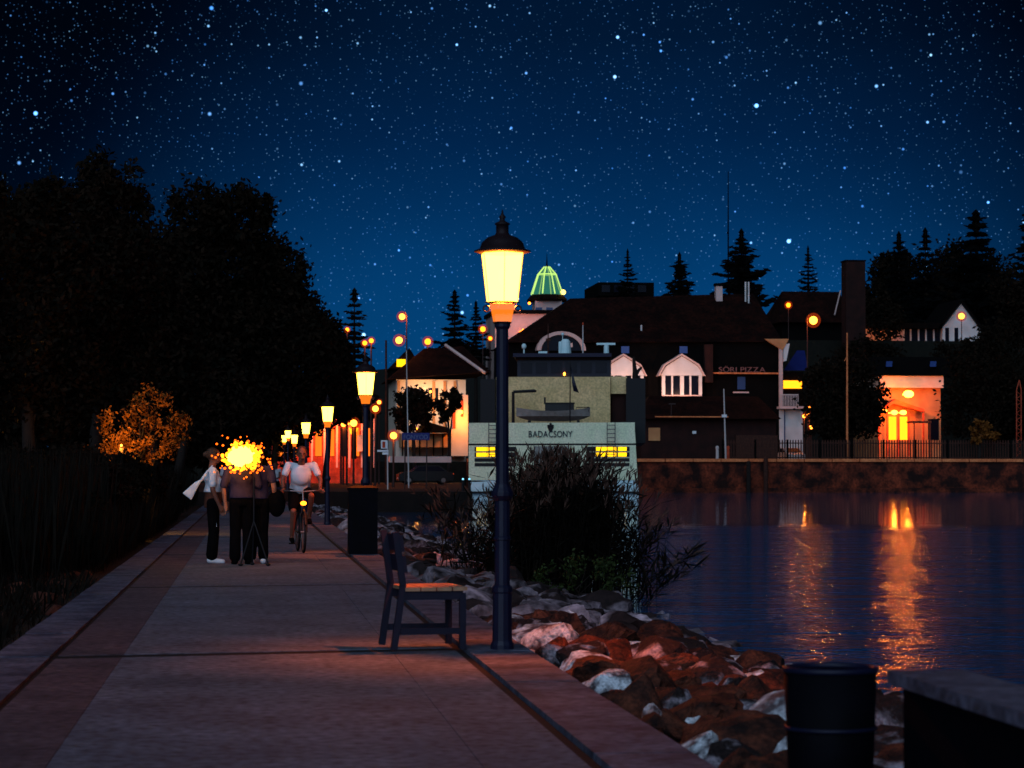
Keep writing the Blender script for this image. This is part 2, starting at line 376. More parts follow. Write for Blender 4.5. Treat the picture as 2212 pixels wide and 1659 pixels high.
# mole the path runs on
PATH_END = 104.0
mb = MB(); mb.box(-1.78, 2.0, -12, PATH_END, -1.5, -.005); struct(mb, 'path_bed', M_joint)
path = bpy.data.objects.new('path', None); COL.objects.link(path); path['kind'] = 'structure'
cuts = [-10, 4.0, 17.35, 27.6, 38.4, 48.5, 58.4, 68, 77.5, 89, PATH_END - .05]
for i in range(len(cuts) - 1):
    a, c = cuts[i] + .14, cuts[i + 1] - .14; sk = .5
    mb = MB(); z0, z1 = -.12, 0.0
    for xa, xb, mt_ in ((-1.345, -.892, M_redcon), (-.888, 1.028, M_concrete), (1.032, 1.50, M_concrete)):
        k0, k1 = xa / 2.9 * sk, xb / 2.9 * sk; e_ = 0 if i == len(cuts) - 2 else 1
        MB().prism([(xa, a + k0, z0), (xb, a + k1, z0), (xb, c + k1 * e_, z0), (xa, c + k0 * e_, z0)], (0, 0, z1 - z0)).build('paving_slab', mt_, path)
mes = {}
for side, x0, x1, z1 in (('l', -1.78, -1.385, .012), ('r', 1.555, 2.0, .03)):
    y = -8.0; i = 0
    while y < PATH_END - 1.3:
        ln = 1.25; mb = MB(); mb.box(x0, x1, y + .008, y + ln - .008, -.3, z1 + random.uniform(-.004, .004))
        mb.build('kerb_stone', M_kerb, path); y += ln
# terrace that carries the bin and the parapet
mb = MB(); mb.box(2.004, 3.2, -12, 9.2, -1.4, 0.0); struct(mb, 'terrace', M_kerb)
# stony slope between path and water
mb = MB(); seg = [(2.0, -.12), (2.6, -.22), (3.6, -.38), (4.7, -.62), (6.0, -1.2)]
ys = list(np.linspace(9.2, PATH_END, 60)); vs_ = []; fs_ = []
for i, y in enumerate(ys):
    for (x, z) in seg: vs_.append((x + random.uniform(-.05, .05) * (x > 2.1), y, z + random.uniform(-.04, .03)))
for i in range(len(ys) - 1):
    for j in range(len(seg) - 1): a = i * len(seg) + j; fs_.append((a, a + 1, a + 1 + len(seg), a + len(seg)))
mb.add(vs_, fs_); struct(mb, 'shore_slope', M_soil)

# quay wall with coping stones
qx0, qx1 = P(1008, 1000, 200).x, P(2360, 1000, 200).x
quay = bpy.data.objects.new('quay_wall', None); COL.objects.link(quay); quay.location = (qx0, 200, -1); quay['label'] = 'long brown stone quay wall with pale coping along the lake'; quay['category'] = 'wall'
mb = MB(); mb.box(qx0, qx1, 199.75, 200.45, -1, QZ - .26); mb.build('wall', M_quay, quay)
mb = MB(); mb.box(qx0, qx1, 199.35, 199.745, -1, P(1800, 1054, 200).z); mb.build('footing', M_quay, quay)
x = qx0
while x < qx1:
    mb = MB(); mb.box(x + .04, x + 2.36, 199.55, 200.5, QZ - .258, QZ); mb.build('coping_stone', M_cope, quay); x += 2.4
x = qx0 + 6
for u, vt in ((1617, 996), (1654, 988)):
    p = P(u, vt, 199); mb = MB(); mb.tube([(p.x, 199, -2), (p.x, 199, p.z - .1), (p.x, 199, p.z)], [.2, .19, .13], 9); mb.lathe([(.21, p.z - .4), (.21, p.z - .32)], (p.x, 199, 0), 9)
    o = mb.build('mooring_pile', M_bark if u < 1640 else M_fence); tag(o, 'dark wooden mooring pile standing against the quay wall' if u < 1640 else 'lighter brown mooring pile standing against the quay wall', 'pile')
# picket fence on the quay
fen = thing('picket_fence', 'brown wooden picket fence running along the top of the quay', 'fence', (P(1560, 990, 206).x, 206, QZ - .25))
fx0, fx1, fz0 = P(1562, 970, 206).x, P(2300, 970, 206).x, QZ - .25
ft = P(1800, 951, 206).z
for z in (fz0 + .35, ft - .3):
    mb = MB(); mb.box(fx0, fx1, 206.03, 206.09, z, z + .09); mb.build('rail', M_fence, fen)
x = fx0; i = 0; pk = None
while x < fx1:
    if i % 12 == 0:
        mb = MB(); mb.box(x - .08, x + .08, 206.0, 206.16, fz0, ft + .06); mb.build('post', M_slate, fen)
    else:
        if pk is None:
            mb = MB(); mb.prism([(-.055, 0, 0), (.055, 0, 0), (.055, 0, ft - fz0 - .07), (0, 0, ft - fz0), (-.055, 0, ft - fz0 - .07)], (0, .025, 0)); pk = mb.mesh('picket'); pk.materials.append(M_fence)
        o = bpy.data.objects.new('picket', pk); COL.objects.link(o); o.parent = fen; o.location = Vector((x, 206.0, fz0 + .06)) - org(fen)
    x += .24; i += 1

# ---------------------------------------------------------------- vegetation
def quads(name, C, A, B, m, parent=None, kind=None, o0=None):
    """many small leaf faces: centres C, half axes A (length) and B (width)"""
    n = len(C); V = np.empty((n, 4, 3)); V[:, 0] = C - A; V[:, 1] = C + B; V[:, 2] = C + A; V[:, 3] = C - B
    V = V.reshape(-1, 3)
    if parent is not None: o0 = np.array(org(parent))
    elif o0 is None: o0 = np.array([V[:, 0].mean(), V[:, 1].mean(), V[:, 2].min()])
    V = V - o0
    me = bpy.data.meshes.new(name); me.vertices.add(4 * n); me.vertices.foreach_set('co', V.ravel().astype(np.float32))
    me.loops.add(4 * n); me.loops.foreach_set('vertex_index', np.arange(4 * n, dtype=np.int32))
    me.polygons.add(n); me.polygons.foreach_set('loop_start', np.arange(0, 4 * n, 4, dtype=np.int32)); me.polygons.foreach_set('loop_total', np.full(n, 4, dtype=np.int32))
    me.update(); me.validate(); me.materials.append(m)
    ob = bpy.data.objects.new(name, me); COL.objects.link(ob)
    if parent is not None: ob.parent = parent
    else: ob.location = o0
    if kind: ob['kind'] = kind
    return ob
def unit(n):
    a = rng.normal(size=(n, 3)); return a / np.linalg.norm(a, axis=1, keepdims=True)
def broadleaf(name, label, cat, base, blobs, nl, ls, m=M_leaf, trunk_r=.16, group=None, lit=None):
    """blobs: (x,y,z,rx,ry,rz) crown volumes in world space"""
    t = thing(name, label, cat, base, group); base = Vector(base)
    mb = MB(); zs = [b_[2] for b_ in blobs]; top = Vector((np.mean([b_[0] for b_ in blobs]), np.mean([b_[1] for b_ in blobs]), max(zs) * .9 + .1 * base.z))
    mid = base.lerp(top, .5) + Vector((random.uniform(-.2, .2), 0, 0))
    mb.tube([base, base.lerp(mid, .5) + Vector((.05, .05, 0)), mid, top], [trunk_r * 1.3, trunk_r, trunk_r * .8, trunk_r * .25], 8)
    for b_ in blobs:
        s0 = base.lerp(mid, random.uniform(.55, .95)) if b_[2] < mid.z + 1 else mid.lerp(top, random.uniform(.0, .5)); e = Vector(b_[:3])
        mb.tube([s0, s0.lerp(e, .5) + Vector((0, 0, .2)), e], [trunk_r * .5, trunk_r * .32, trunk_r * .1], 6)
    mb.build('trunk', M_bark, t, True)
    vol = np.array([b_[3] * b_[4] * b_[5] for b_ in blobs]) ** .75; cnt = np.maximum(60, (nl * vol / vol.sum())).astype(int)
    Cs = []
    for b_, k in zip(blobs, cnt):
        # clumps spread through the volume, leaves spread round each clump
        nc = max(10, k // 36); d = unit(nc); rr = rng.uniform(.25, 1.0, (nc, 1)) ** .45; cc = np.array(b_[:3]) + d * rr * np.array(b_[3:6])
        idx = rng.integers(0, nc, k); sp = min(b_[3], b_[5]) * .19
        Cs.append(cc[idx] + rng.normal(size=(k, 3)) * sp)
    C = np.concatenate(Cs); n_ = len(C); A = unit(n_) * (ls * rng.uniform(.6, 1.25, (n_, 1))); B = np.cross(A, unit(n_)); B *= (ls * .5 / np.maximum(1e-6, np.linalg.norm(B, axis=1, keepdims=True)))
    quads('crown', C, A, B, m, t)
    return t
def pxblobs(lst, Y, depth=.8):
    out = []
    for u, v, ru, rv in lst:
        c = P(u, v, Y); s = (c - Vector((0, 0, EYE))).length / F; rx, rz = ru * s, rv * s
        out.append((c.x, c.y + random.uniform(-.5, .5) * rx, c.z, rx, max(rx, rz) * depth, rz))
    return out
GB = -.14
# big trees beside the path (world positions; crowns sized from the picture)
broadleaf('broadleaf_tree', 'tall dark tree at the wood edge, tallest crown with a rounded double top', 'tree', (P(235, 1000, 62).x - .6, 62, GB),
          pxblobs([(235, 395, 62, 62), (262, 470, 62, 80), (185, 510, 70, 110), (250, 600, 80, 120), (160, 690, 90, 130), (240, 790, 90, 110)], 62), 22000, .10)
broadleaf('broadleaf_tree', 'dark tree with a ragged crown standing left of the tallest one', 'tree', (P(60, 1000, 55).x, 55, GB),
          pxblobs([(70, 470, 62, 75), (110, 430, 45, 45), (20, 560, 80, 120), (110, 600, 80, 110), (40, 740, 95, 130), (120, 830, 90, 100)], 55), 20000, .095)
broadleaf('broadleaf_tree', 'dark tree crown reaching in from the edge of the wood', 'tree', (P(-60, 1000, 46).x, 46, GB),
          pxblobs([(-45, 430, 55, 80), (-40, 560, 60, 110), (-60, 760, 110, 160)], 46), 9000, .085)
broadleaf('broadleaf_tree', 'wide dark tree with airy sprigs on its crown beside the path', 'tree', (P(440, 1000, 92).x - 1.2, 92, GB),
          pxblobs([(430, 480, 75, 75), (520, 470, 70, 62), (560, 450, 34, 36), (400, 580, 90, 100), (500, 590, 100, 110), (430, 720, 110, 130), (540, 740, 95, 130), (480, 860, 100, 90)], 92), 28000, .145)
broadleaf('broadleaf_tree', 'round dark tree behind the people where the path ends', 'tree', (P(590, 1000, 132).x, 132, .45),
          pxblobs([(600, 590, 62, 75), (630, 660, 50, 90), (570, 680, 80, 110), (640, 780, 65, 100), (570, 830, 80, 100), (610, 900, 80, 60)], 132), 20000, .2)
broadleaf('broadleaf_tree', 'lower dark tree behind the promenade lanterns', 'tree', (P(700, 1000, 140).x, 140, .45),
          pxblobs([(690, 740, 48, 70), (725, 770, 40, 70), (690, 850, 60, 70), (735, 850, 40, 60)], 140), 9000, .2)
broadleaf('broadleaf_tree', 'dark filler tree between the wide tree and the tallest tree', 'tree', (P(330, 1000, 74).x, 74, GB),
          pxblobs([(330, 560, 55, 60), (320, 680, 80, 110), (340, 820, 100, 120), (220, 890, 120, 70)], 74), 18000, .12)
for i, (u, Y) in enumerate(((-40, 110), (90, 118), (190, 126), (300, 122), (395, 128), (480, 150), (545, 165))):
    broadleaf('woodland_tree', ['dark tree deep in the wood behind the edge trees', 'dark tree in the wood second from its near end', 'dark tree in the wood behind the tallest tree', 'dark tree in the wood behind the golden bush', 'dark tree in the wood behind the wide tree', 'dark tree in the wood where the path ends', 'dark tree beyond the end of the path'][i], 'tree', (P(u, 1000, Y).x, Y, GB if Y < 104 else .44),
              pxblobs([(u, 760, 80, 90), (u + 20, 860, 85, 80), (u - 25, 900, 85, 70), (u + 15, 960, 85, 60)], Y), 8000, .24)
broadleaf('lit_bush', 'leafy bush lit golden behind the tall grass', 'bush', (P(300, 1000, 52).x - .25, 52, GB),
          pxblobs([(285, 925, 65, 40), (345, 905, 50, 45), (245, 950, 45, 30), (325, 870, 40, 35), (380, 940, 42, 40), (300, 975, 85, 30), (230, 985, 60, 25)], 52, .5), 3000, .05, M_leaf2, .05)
# long undergrowth bank (a low park lamp stands among its leaves) left of the path
def blades(n, xr, yr, hr, wid, lean, bz):
    x = rng.uniform(*xr, n); y = rng.uniform(*yr, n); h = rng.uniform(*hr, n)
    b0 = np.stack([x, y, np.full(n, bz)], 1); lx = rng.normal(0, lean, n); ly = rng.normal(0, lean, n)
    C = b0 + np.stack([lx * h * .4, ly * h * .4, h * .5], 1); A = np.stack([lx * h * .4, ly * h * .4, h * .5], 1)
    a = rng.uniform(0, math.pi, n); B = np.stack([np.cos(a), np.sin(a), rng.normal(0, .2, n)], 1) * (wid * rng.uniform(.6, 1.4, (n, 1)))
    return C, A, B
parts = [blades(2600, (-3.2, -1.95), (9, 30), (.06, .34), .012, .5, GB), blades(9500, (-6.5, -2.3), (29, 58), (1.1, 1.95), .019, .12, GB), blades(6500, (-8, -2.2), (55, 102), (.9, 1.8), .028, .14, GB), blades(3000, (-2.6, -2.05), (34, 70), (.4, 1.1), .016, .2, GB), blades(3500, (-7.5, -3.0), (18, 34), (.3, 1.0), .014, .2, GB)]
Cq = np.concatenate([p[0] for p in parts]); o = quads('tall_grass', Cq, np.concatenate([p[1] for p in parts]), np.concatenate([p[2] for p in parts]), M_reed, kind='stuff')
tag(o, 'tall dark grass and reeds along the left edge of the path', 'grass')
# leafy scrub over the grass, one bush each
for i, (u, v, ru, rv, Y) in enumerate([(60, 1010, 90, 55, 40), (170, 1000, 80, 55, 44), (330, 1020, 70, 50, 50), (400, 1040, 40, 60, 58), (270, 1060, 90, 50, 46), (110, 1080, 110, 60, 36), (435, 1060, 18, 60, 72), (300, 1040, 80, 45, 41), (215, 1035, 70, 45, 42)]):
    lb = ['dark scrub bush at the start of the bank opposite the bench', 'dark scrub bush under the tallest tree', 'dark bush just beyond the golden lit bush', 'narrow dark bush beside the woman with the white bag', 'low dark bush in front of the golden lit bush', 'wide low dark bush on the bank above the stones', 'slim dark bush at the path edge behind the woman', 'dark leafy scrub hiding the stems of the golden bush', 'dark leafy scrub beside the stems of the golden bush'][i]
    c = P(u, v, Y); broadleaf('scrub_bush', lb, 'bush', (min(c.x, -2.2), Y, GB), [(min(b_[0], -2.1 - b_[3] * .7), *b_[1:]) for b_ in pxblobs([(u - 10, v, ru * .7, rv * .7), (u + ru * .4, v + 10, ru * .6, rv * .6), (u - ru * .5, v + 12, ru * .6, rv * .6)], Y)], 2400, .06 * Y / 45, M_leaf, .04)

def conifer(name, label, base, h, hw, seed, m=M_needle, bare=.12, group=None):
    rs = random.Random(seed); t = thing(name, label, 'conifer', base, group); bx, by, bz = base
    mb = MB(); mb.tube([(bx, by, bz), (bx, by, bz + h * .6), (bx, by, bz + h)], [h * .016, h * .010, .02], 7); mb.build('trunk', M_bark, t, True)
    Cs, As, Bs = [], [], []; z = bare
    while z < .985:
        zz_ = (z - bare) / (1 - bare); r = hw * (.06 + .94 * (1 - zz_) ** .85) * rs.uniform(.62, 1.2); nb = rs.randint(6, 9); a0 = rs.uniform(0, 6.28)
        for k in range(nb):
            a = a0 + 6.283 * k / nb + rs.uniform(-.3, .3); rl = r * rs.uniform(.35, 1.25); lift = rs.uniform(-.05, .48)
            if rs.random() < .12: continue
            ns = max(3, int(rl / (hw * .11)))
            for q in range(ns):
                f = (q + .6) / ns; cx, cy_, cz = bx + math.cos(a) * rl * f, by + math.sin(a) * rl * f, bz + h * z + rl * (lift * f * f - .10 * f)
                wd_ = hw * (.14 + .10 * (1 - f)) * (1 - zz_ * .55)
                for _ in range(3):
                    d = np.array([math.cos(a + rs.uniform(-.8, .8)), math.sin(a + rs.uniform(-.8, .8)), rs.uniform(-.5, .3)])
                    Cs.append((cx + rs.uniform(-.05, .05) * hw, cy_ + rs.uniform(-.05, .05) * hw, cz)); As.append(d * wd_ * 1.15); Bs.append(np.array([rs.uniform(-.4, .4), rs.uniform(-.4, .4), rs.uniform(-.6, -.25)]) * wd_ * .8)
        z += rs.uniform(.034, .072) * (1 - bare)
    for k in range(6): Cs.append((bx, by, bz + h * (.94 + .012 * k))); As.append(np.array([0, 0, h * .02])); Bs.append(np.array([hw * .09, 0, 0]))
    quads('crown', np.array(Cs), np.array(As), np.array(Bs), m, t); return t
TZ = QZ - .25
def con(label, u, vt, vb, hwpx, Y, seed, **k):
    b_ = P(u, vb, Y); tp = P(u, vt, Y); s = Y / F; conifer('conifer_tree', label, (b_.x, Y, TZ), tp.z - TZ, hwpx * s, seed, bare=max(.08, (b_.z - TZ) / (tp.z - TZ) - .02), **k)
con('dark spruce behind the house with the lit cream wall', 982, 632, 800, 60, 275, 1)
con('slim dark spruce behind the nearest lantern', 1028, 655, 800, 42, 285, 2)
con('small spruce rising beside the flat dark roof block', 1356, 545, 660, 34, 300, 3)
con('open branched spruce between the flat roof block and the antenna', 1468, 552, 660, 52, 300, 4)
con('largest open spruce beside the antenna mast', 1602, 502, 650, 74, 290, 5)
con('narrow spruce behind the house ridge near the tall chimney', 1746, 538, 660, 34, 290, 6)
con('dark spruce nearest the tall brick chimney', 1943, 508, 720, 70, 302, 7)
con('broad dark conifer with a blunt top beside the spruce', 2000, 500, 720, 70, 306, 8)
con('widest dark conifer towering over the gabled house', 2110, 462, 720, 120, 312, 9)
con('dark conifer at the very end of the conifer row', 2222, 455, 720, 80, 300, 10)
con('dark conifer filling the gap behind the gabled house', 2060, 530, 740, 80, 320, 12)
con('reddish lit conifer above the second lantern', 765, 628, 900, 66, 160, 11, m=M_leaf)
# town trees
def bl(label, blobs, Y, nl, ls, u, **k): broadleaf('town_tree', label, 'tree', (P(u, 980, Y).x, Y, TZ if Y > 200 else .45), pxblobs(blobs, Y), nl, ls, **k)
bl('dark round tree in front of the lit cream house wall', [(890, 868, 34, 38), (870, 890, 24, 30), (912, 885, 26, 34), (895, 915, 40, 20)], 190, 3500, .2, 893)
bl('smaller dark tree in front of the bright yellow wall corner', [(965, 872, 18, 30), (982, 865, 14, 28), (955, 895, 16, 18)], 192, 1800, .18, 968)
bl('broad dark tree between the balcony and the lit restaurant', [(1790, 850, 50, 70), (1840, 830, 50, 75), (1880, 860, 38, 60), (1830, 910, 70, 45), (1775, 920, 25, 35)], 218, 8000, .26, 1820)
bl('dark tree to the far side of the lit restaurant', [(2090, 830, 60, 60), (2150, 850, 70, 70), (2200, 880, 60, 70), (2100, 900, 70, 45), (2180, 930, 60, 30)], 218, 8000, .26, 2130)
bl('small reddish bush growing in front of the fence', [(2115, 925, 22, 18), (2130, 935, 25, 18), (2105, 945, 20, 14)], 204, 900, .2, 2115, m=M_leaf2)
bl('dark tree behind the lower roof with skylights', [(1900, 780, 60, 40), (1850, 770, 30, 60), (2070, 770, 60, 40), (2160, 760, 60, 60)], 262, 5000, .3, 2000)
bl('dark tree on the ridge beside the tall chimney', [(1890, 650, 30, 40), (1905, 690, 40, 40)], 285, 2500, .3, 1895)

bl('black tree mass beside the villa wing', [(1925, 600, 45, 60), (1960, 620, 60, 60), (2000, 650, 50, 45), (1900, 670, 40, 40)], 308, 6000, .4, 1940)
bl('black tree mass behind the villa gable', [(2060, 590, 60, 60), (2130, 610, 60, 60), (2040, 640, 40, 40), (2160, 670, 50, 60)], 318, 7000, .4, 2090)
bl('black tree mass beyond the villa at the end of the terrace', [(2190, 640, 50, 60), (2170, 730, 40, 50), (2215, 700, 50, 70), (2150, 780, 60, 40)], 292, 6000, .36, 2190)
# reeds by the water
def reed(label, base, nst, spread, hr, seed, lean=(0, 0), ly=2.2):
    r = np.random.default_rng(seed); t = thing('reed_clump', label, 'reeds', base); bx, by, bz = base
    st = MB(); C, A, B = [], [], []; PC, PA, PB = [], [], []
    for i in range(nst):
        x = bx + r.normal(0, spread * .5); y = by + r.uniform(-ly / 2, ly / 2); f = max(0, 1 - ((x - bx) / (spread * 1.25)) ** 2); h = r.uniform(*hr) * (.55 + .45 * f)
        dx, dy = r.normal(lean[0], .10) * h, r.normal(lean[1], .10) * h
        p0 = Vector((x, y, bz)); p1 = p0 + Vector((dx * .4, dy * .4, h * .55)); p2 = p0 + Vector((dx * 1.15, dy, h))
        st.tube([p0, p1, p2], [.006, .005, .002], 3, False)
        for q in range(r.integers(6, 10)):
            f = r.uniform(.15, .95); c = p0.lerp(p1, f * 2) if f < .5 else p1.lerp(p2, f * 2 - 1); a = r.uniform(0, 6.28); ln = r.uniform(.10, .24)
            d = np.array([math.cos(a), math.sin(a), r.uniform(-.3, 1.3)]); d /= np.linalg.norm(d); w = np.array([-math.sin(a), math.cos(a), r.normal(0, .5)]); w /= np.linalg.norm(w)
            C.append(np.array(c) + d * ln); A.append(d * ln); B.append(w * r.uniform(.012, .021))
        if r.random() < .6:
            dd = np.array((p2 - p1).normalized())
            for q in range(8):
                k = r.normal(0, .5, 3); d = dd + k * .6; d /= np.linalg.norm(d); ln = r.uniform(.04, .09)
                PC.append(np.array(p2) + d * ln + dd * r.uniform(-.08, .06)); PA.append(d * ln); w = np.cross(d, r.normal(size=3)); PB.append(w / np.linalg.norm(w) * .011)
    st.build('stalks', M_reed, t, kind='stuff'); quads('leaves', np.array(C), np.array(A), np.array(B), M_reed, t, 'stuff')
    if PC: quads('plumes', np.array(PC), np.array(PA), np.array(PB), M_reedp, t, 'stuff')
    return t
rb = G(1195, 1275, -.4)
reed('big dark reed clump growing on the stones behind the nearest lantern', (rb.x, rb.y, -.5), 1100, 1.0, (1.3, 2.1), 3, (.03, 0), 2.6)
rb2 = G(1020, 1235, -.4)
reed('thin reeds leaning over the stones on the path side of the big clump', (rb2.x, rb2.y, -.5), 46, .45, (.9, 1.6), 4, (-.45, 0), 1.5)
rb3 = G(1335, 1265, -.45)
reed('sparse reeds leaning out over open water from the big clump', (rb3.x, rb3.y, -.5), 18, .16, (.6, 1.15), 5, (.55, -.1), 1.0)
rb4 = G(1370, 1312, -.45)
reed('few short reeds bending low over the water by the boulders', (rb4.x, rb4.y, -.5), 16, .2, (.5, .95), 6, (.95, -.1), .6)
wb = G(1260, 1288, -.3)
broadleaf('green_weed', 'low fresh green weeds at the foot of the big reed clump', 'plant', (wb.x, wb.y, -.4), [(wb.x - .35, wb.y, -.1, .32, .25, .2), (wb.x + .15, wb.y + .1, .02, .35, .25, .28), (wb.x + .5, wb.y, -.15, .25, .2, .18)], 1100, .03, M_weed, .012)

# ---------------------------------------------------------------- boulders of the shore
def hull_mesh(seed, n=15):
    r = np.random.default_rng(seed); bm = bmesh.new(); pts = unit_r(r, n) * r.uniform(.78, 1.0, (n, 1))
    for p in pts: bm.verts.new(p)
    res = bmesh.ops.convex_hull(bm, input=bm.verts); junk = [g_ for g_ in res['geom_interior'] if isinstance(g_, bmesh.types.BMVert)]; bmesh.ops.delete(bm, geom=junk, context='VERTS')
    bmesh.ops.triangulate(bm, faces=bm.faces)
    bmesh.ops.subdivide_edges(bm, edges=list(bm.edges), cuts=2, use_grid_fill=True)
    bmesh.ops.smooth_vert(bm, verts=bm.verts, factor=.45, use_axis_x=True, use_axis_y=True, use_axis_z=True)
    for v in bm.verts: v.co *= 1.10 * (1 + r.normal(0, .03))
    bmesh.ops.recalc_face_normals(bm, faces=bm.faces); return bm
def unit_r(r, n):
    a = r.normal(size=(n, 3)); return a / np.linalg.norm(a, axis=1, keepdims=True)
RM = {}
for k in range(9):
    bm = hull_mesh(100 + k)
    for nm, m in (('p', M_rock_p), ('r', M_rock_r), ('m', M_rock_m)):
        me = bpy.data.meshes.new('boulder'); bm.to_mesh(me); me.materials.append(m); RM[nm, k] = me
    bm.free()
LB = {'p': 'pale whitish boulder among the shore stones below the path', 'r': 'rusty brown boulder among the shore stones below the path', 'm': 'dark boulder with pale patches among the shore stones below the path'}
rr = random.Random(12); nrock = 0; far_rocks = MB()
def slope_z(x): return np.interp(x, [s_[0] for s_ in seg], [s_[1] for s_ in seg])
y = 9.5
while y < 100:
    st = .36 if y < 31 else .7
    x = 2.22 + rr.uniform(0, .2)
    while x < 5.2 + rr.uniform(-.25, .25):
        s = rr.uniform(.15, .31) * (1.1 if rr.random() < .2 else .95); xx, yy_ = x + rr.uniform(-.06, .06), y + rr.uniform(-.16, .16)
        k = rr.randrange(9); kind = rr.choices('prm', (.2, .52, .28))[0]; zz = float(slope_z(xx)) + s * rr.uniform(.05, .45)
        if yy_ < 9.55: yy_ = 9.55
        rot = (rr.uniform(-.5, .5), rr.uniform(-.5, .5), rr.uniform(0, 6.28)); sc = (s * rr.uniform(.95, 1.35), s * rr.uniform(.85, 1.2), s * rr.uniform(.6, .95))
        if y < 31 and nrock < 300 and not (xx - sc[0] < 2.01 and False):
            xx = max(xx, 2.03 + max(sc[0], sc[1]))
            o = bpy.data.objects.new('boulder', RM[kind, k]); COL.objects.link(o); o.location = (xx, yy_, zz); o.rotation_euler = rot; o.scale = sc
            wh = 'against the kerb' if xx < 2.75 else ("at the water's edge" if xx > 4.35 else 'halfway down the bank')
            al = 'near the round bin' if yy_ < 12.5 else ('between the round bin and the nearest lantern' if yy_ < 16.2 else ('beside the nearest lantern' if yy_ < 20 else 'towards the reed clump'))
            lb_ = ('large ' if s > .24 else 'small ') + {'p': 'pale whitish', 'r': 'rusty brown', 'm': 'dark pale-patched'}[kind] + ' boulder ' + wh + ' ' + al
            tag(o, lb_, 'boulder', lb_.replace('boulder', 'boulders')); nrock += 1
        else:
            me = RM['m', k]; mt = Matrix.LocRotScale(Vector((xx, yy_, zz)), None, Vector(sc)) @ Matrix.Rotation(rot[2], 4, 'Z')
            far_rocks.add([mt @ v.co for v in me.vertices], [tuple(p.vertices) for p in me.polygons])
        x += s * rr.uniform(1.35, 1.9)
    y += st * rr.uniform(.85, 1.15)
o = far_rocks.build('shore_rubble', M_rock_m, kind='stuff'); tag(o, 'mixed stones of the bank running away beside the path', 'stones')
# stones in the dark at the left edge
lr = MB()
for i in range(90):
    me = RM['r', rr.randrange(9)]; s = rr.uniform(.06, .2); mt = Matrix.LocRotScale(Vector((rr.uniform(-3.6, -1.95), rr.uniform(10, 34), GB + s * .3)), None, Vector((s, s, s * .7)))
    lr.add([mt @ v.co for v in me.vertices], [tuple(p.vertices) for p in me.polygons])
o = lr.build('bank_rubble', M_rock_r, kind='stuff'); tag(o, 'scattered dark stones in the grass left of the path', 'stones')

# ---------------------------------------------------------------- lanterns
def lantern(base, label, power, full=True):
    t = thing('promenade_lantern', label, 'street lamp', base, 'lantern posts along the path'); c = Vector(base); n = 12 if full else 8
    MB().lathe([(.085, 0), (.085, .03), (.072, .06), (.068, .40), (.074, .41), (.074, .44), (.056, .46)], c, n).build('base', M_iron, t)
    MB().lathe([(.055, .46), (.055, .78), (.064, .785), (.064, .80), (.055, .81), (.054, 1.06), (.048, 1.19), (.044, 2.3), (.058, 2.32), (.058, 2.34)], c, n).build('shaft', M_iron, t, False)
    MB().lathe([(.058, 1.065), (.066, 1.075), (.080, 1.10), (.080, 1.125), (.060, 1.16), (.056, 1.18)], c, n).build('collar', M_iron, t)
    lan = MB().lathe([(.06, 2.34), (.068, 2.35), (.068, 2.355)], c, 6).build('lantern', M_cap, t)
    MB().lathe([(.066, 2.356), (.091, 2.485)], c, 6, 0, False).build('funnel', M_funnel, lan)
    b0, b1, z0, z1 = .121, .163, 2.50, 2.848
    MB().lathe([(.095, 2.487), (.128, 2.494), (.128, 2.499), (.112, 2.499), (.095, 2.492)], c, 6, 0, False).build('floor_ring', M_cap, lan)
    for j in range(6):
        a, a2 = math.pi * 2 * (j + .5) / 6, math.pi * 2 * (j + 1.5) / 6
        q = [c + Vector((b0 * math.cos(a), b0 * math.sin(a), z0)), c + Vector((b0 * math.cos(a2), b0 * math.sin(a2), z0)), c + Vector((b1 * math.cos(a2), b1 * math.sin(a2), z1)), c + Vector((b1 * math.cos(a), b1 * math.sin(a), z1))]
        inn = -(Vector((math.cos((a + a2) / 2), math.sin((a + a2) / 2), 0)) * .003)
        MB().prism([p * 1 for p in q], inn).build('pane', M_pane, lan)
        if full: MB().beam(q[0], q[3], .006).build('glazing_bar', M_funnel, lan)  # bars glow themselves: lamplight on the metal put into the material
    MB().lathe([(.165, 2.85), (.206, 2.862), (.206, 2.87), (.165, 2.885), (.15, 2.93), (.11, 2.965), (.055, 2.985), (.046, 3.0), (.046, 3.055), (.056, 3.06), (.054, 3.07), (.022, 3.085), (.018, 3.10), (.026, 3.115), (.01, 3.135), (.003, 3.17)], c, 18 if full else 10, .5).build('cap', M_cap, lan, full)
    if full:
        for sx_ in (-1, 1): MB().torus(c + Vector((sx_ * .115, 0, 2.45)), (0, 1, 0), .022, .007, 14, 6).build('scroll', M_iron, lan)
    MB().ell(c + Vector((0, 0, 2.68)), (.03, .03, .06), 8, 6).build('bulb', M_bulb, lan)
    plight('lantern_light', c + Vector((0, 0, 2.60)), power, (1, .15, .016), .03, t)
    return t
lamps = [(G(1085, 1411), 'nearest lantern post on the kerb beside the wooden bench', 900), (G(789, 1197), 'lantern post behind the tall dark litter bin', 800), (G(707, 1136), 'lantern post on the kerb just past the cyclist', 500)]
for u, vm in ((661, 928), (636, 951), (622, 959), (614, 966)):
    p = 1.37; pp = (V0 - vm) / p; Y = F / pp
    lamps.append((Vector((P(u, vm, Y).x, Y, .45 if Y > 104 else 0)), ['lantern post at the far part of the path behind the cyclist', 'lantern post near the end of the path', 'lantern post where the path meets the landing', 'last small lantern post beyond the end of the path'][len(lamps) - 3], 240))
for i, (p, lb, pw) in enumerate(lamps): lantern((p.x, p.y, .03 if p.y < 104 and p.x > 1.55 else (0 if p.y < 104 else .45)), lb, pw, i < 3)

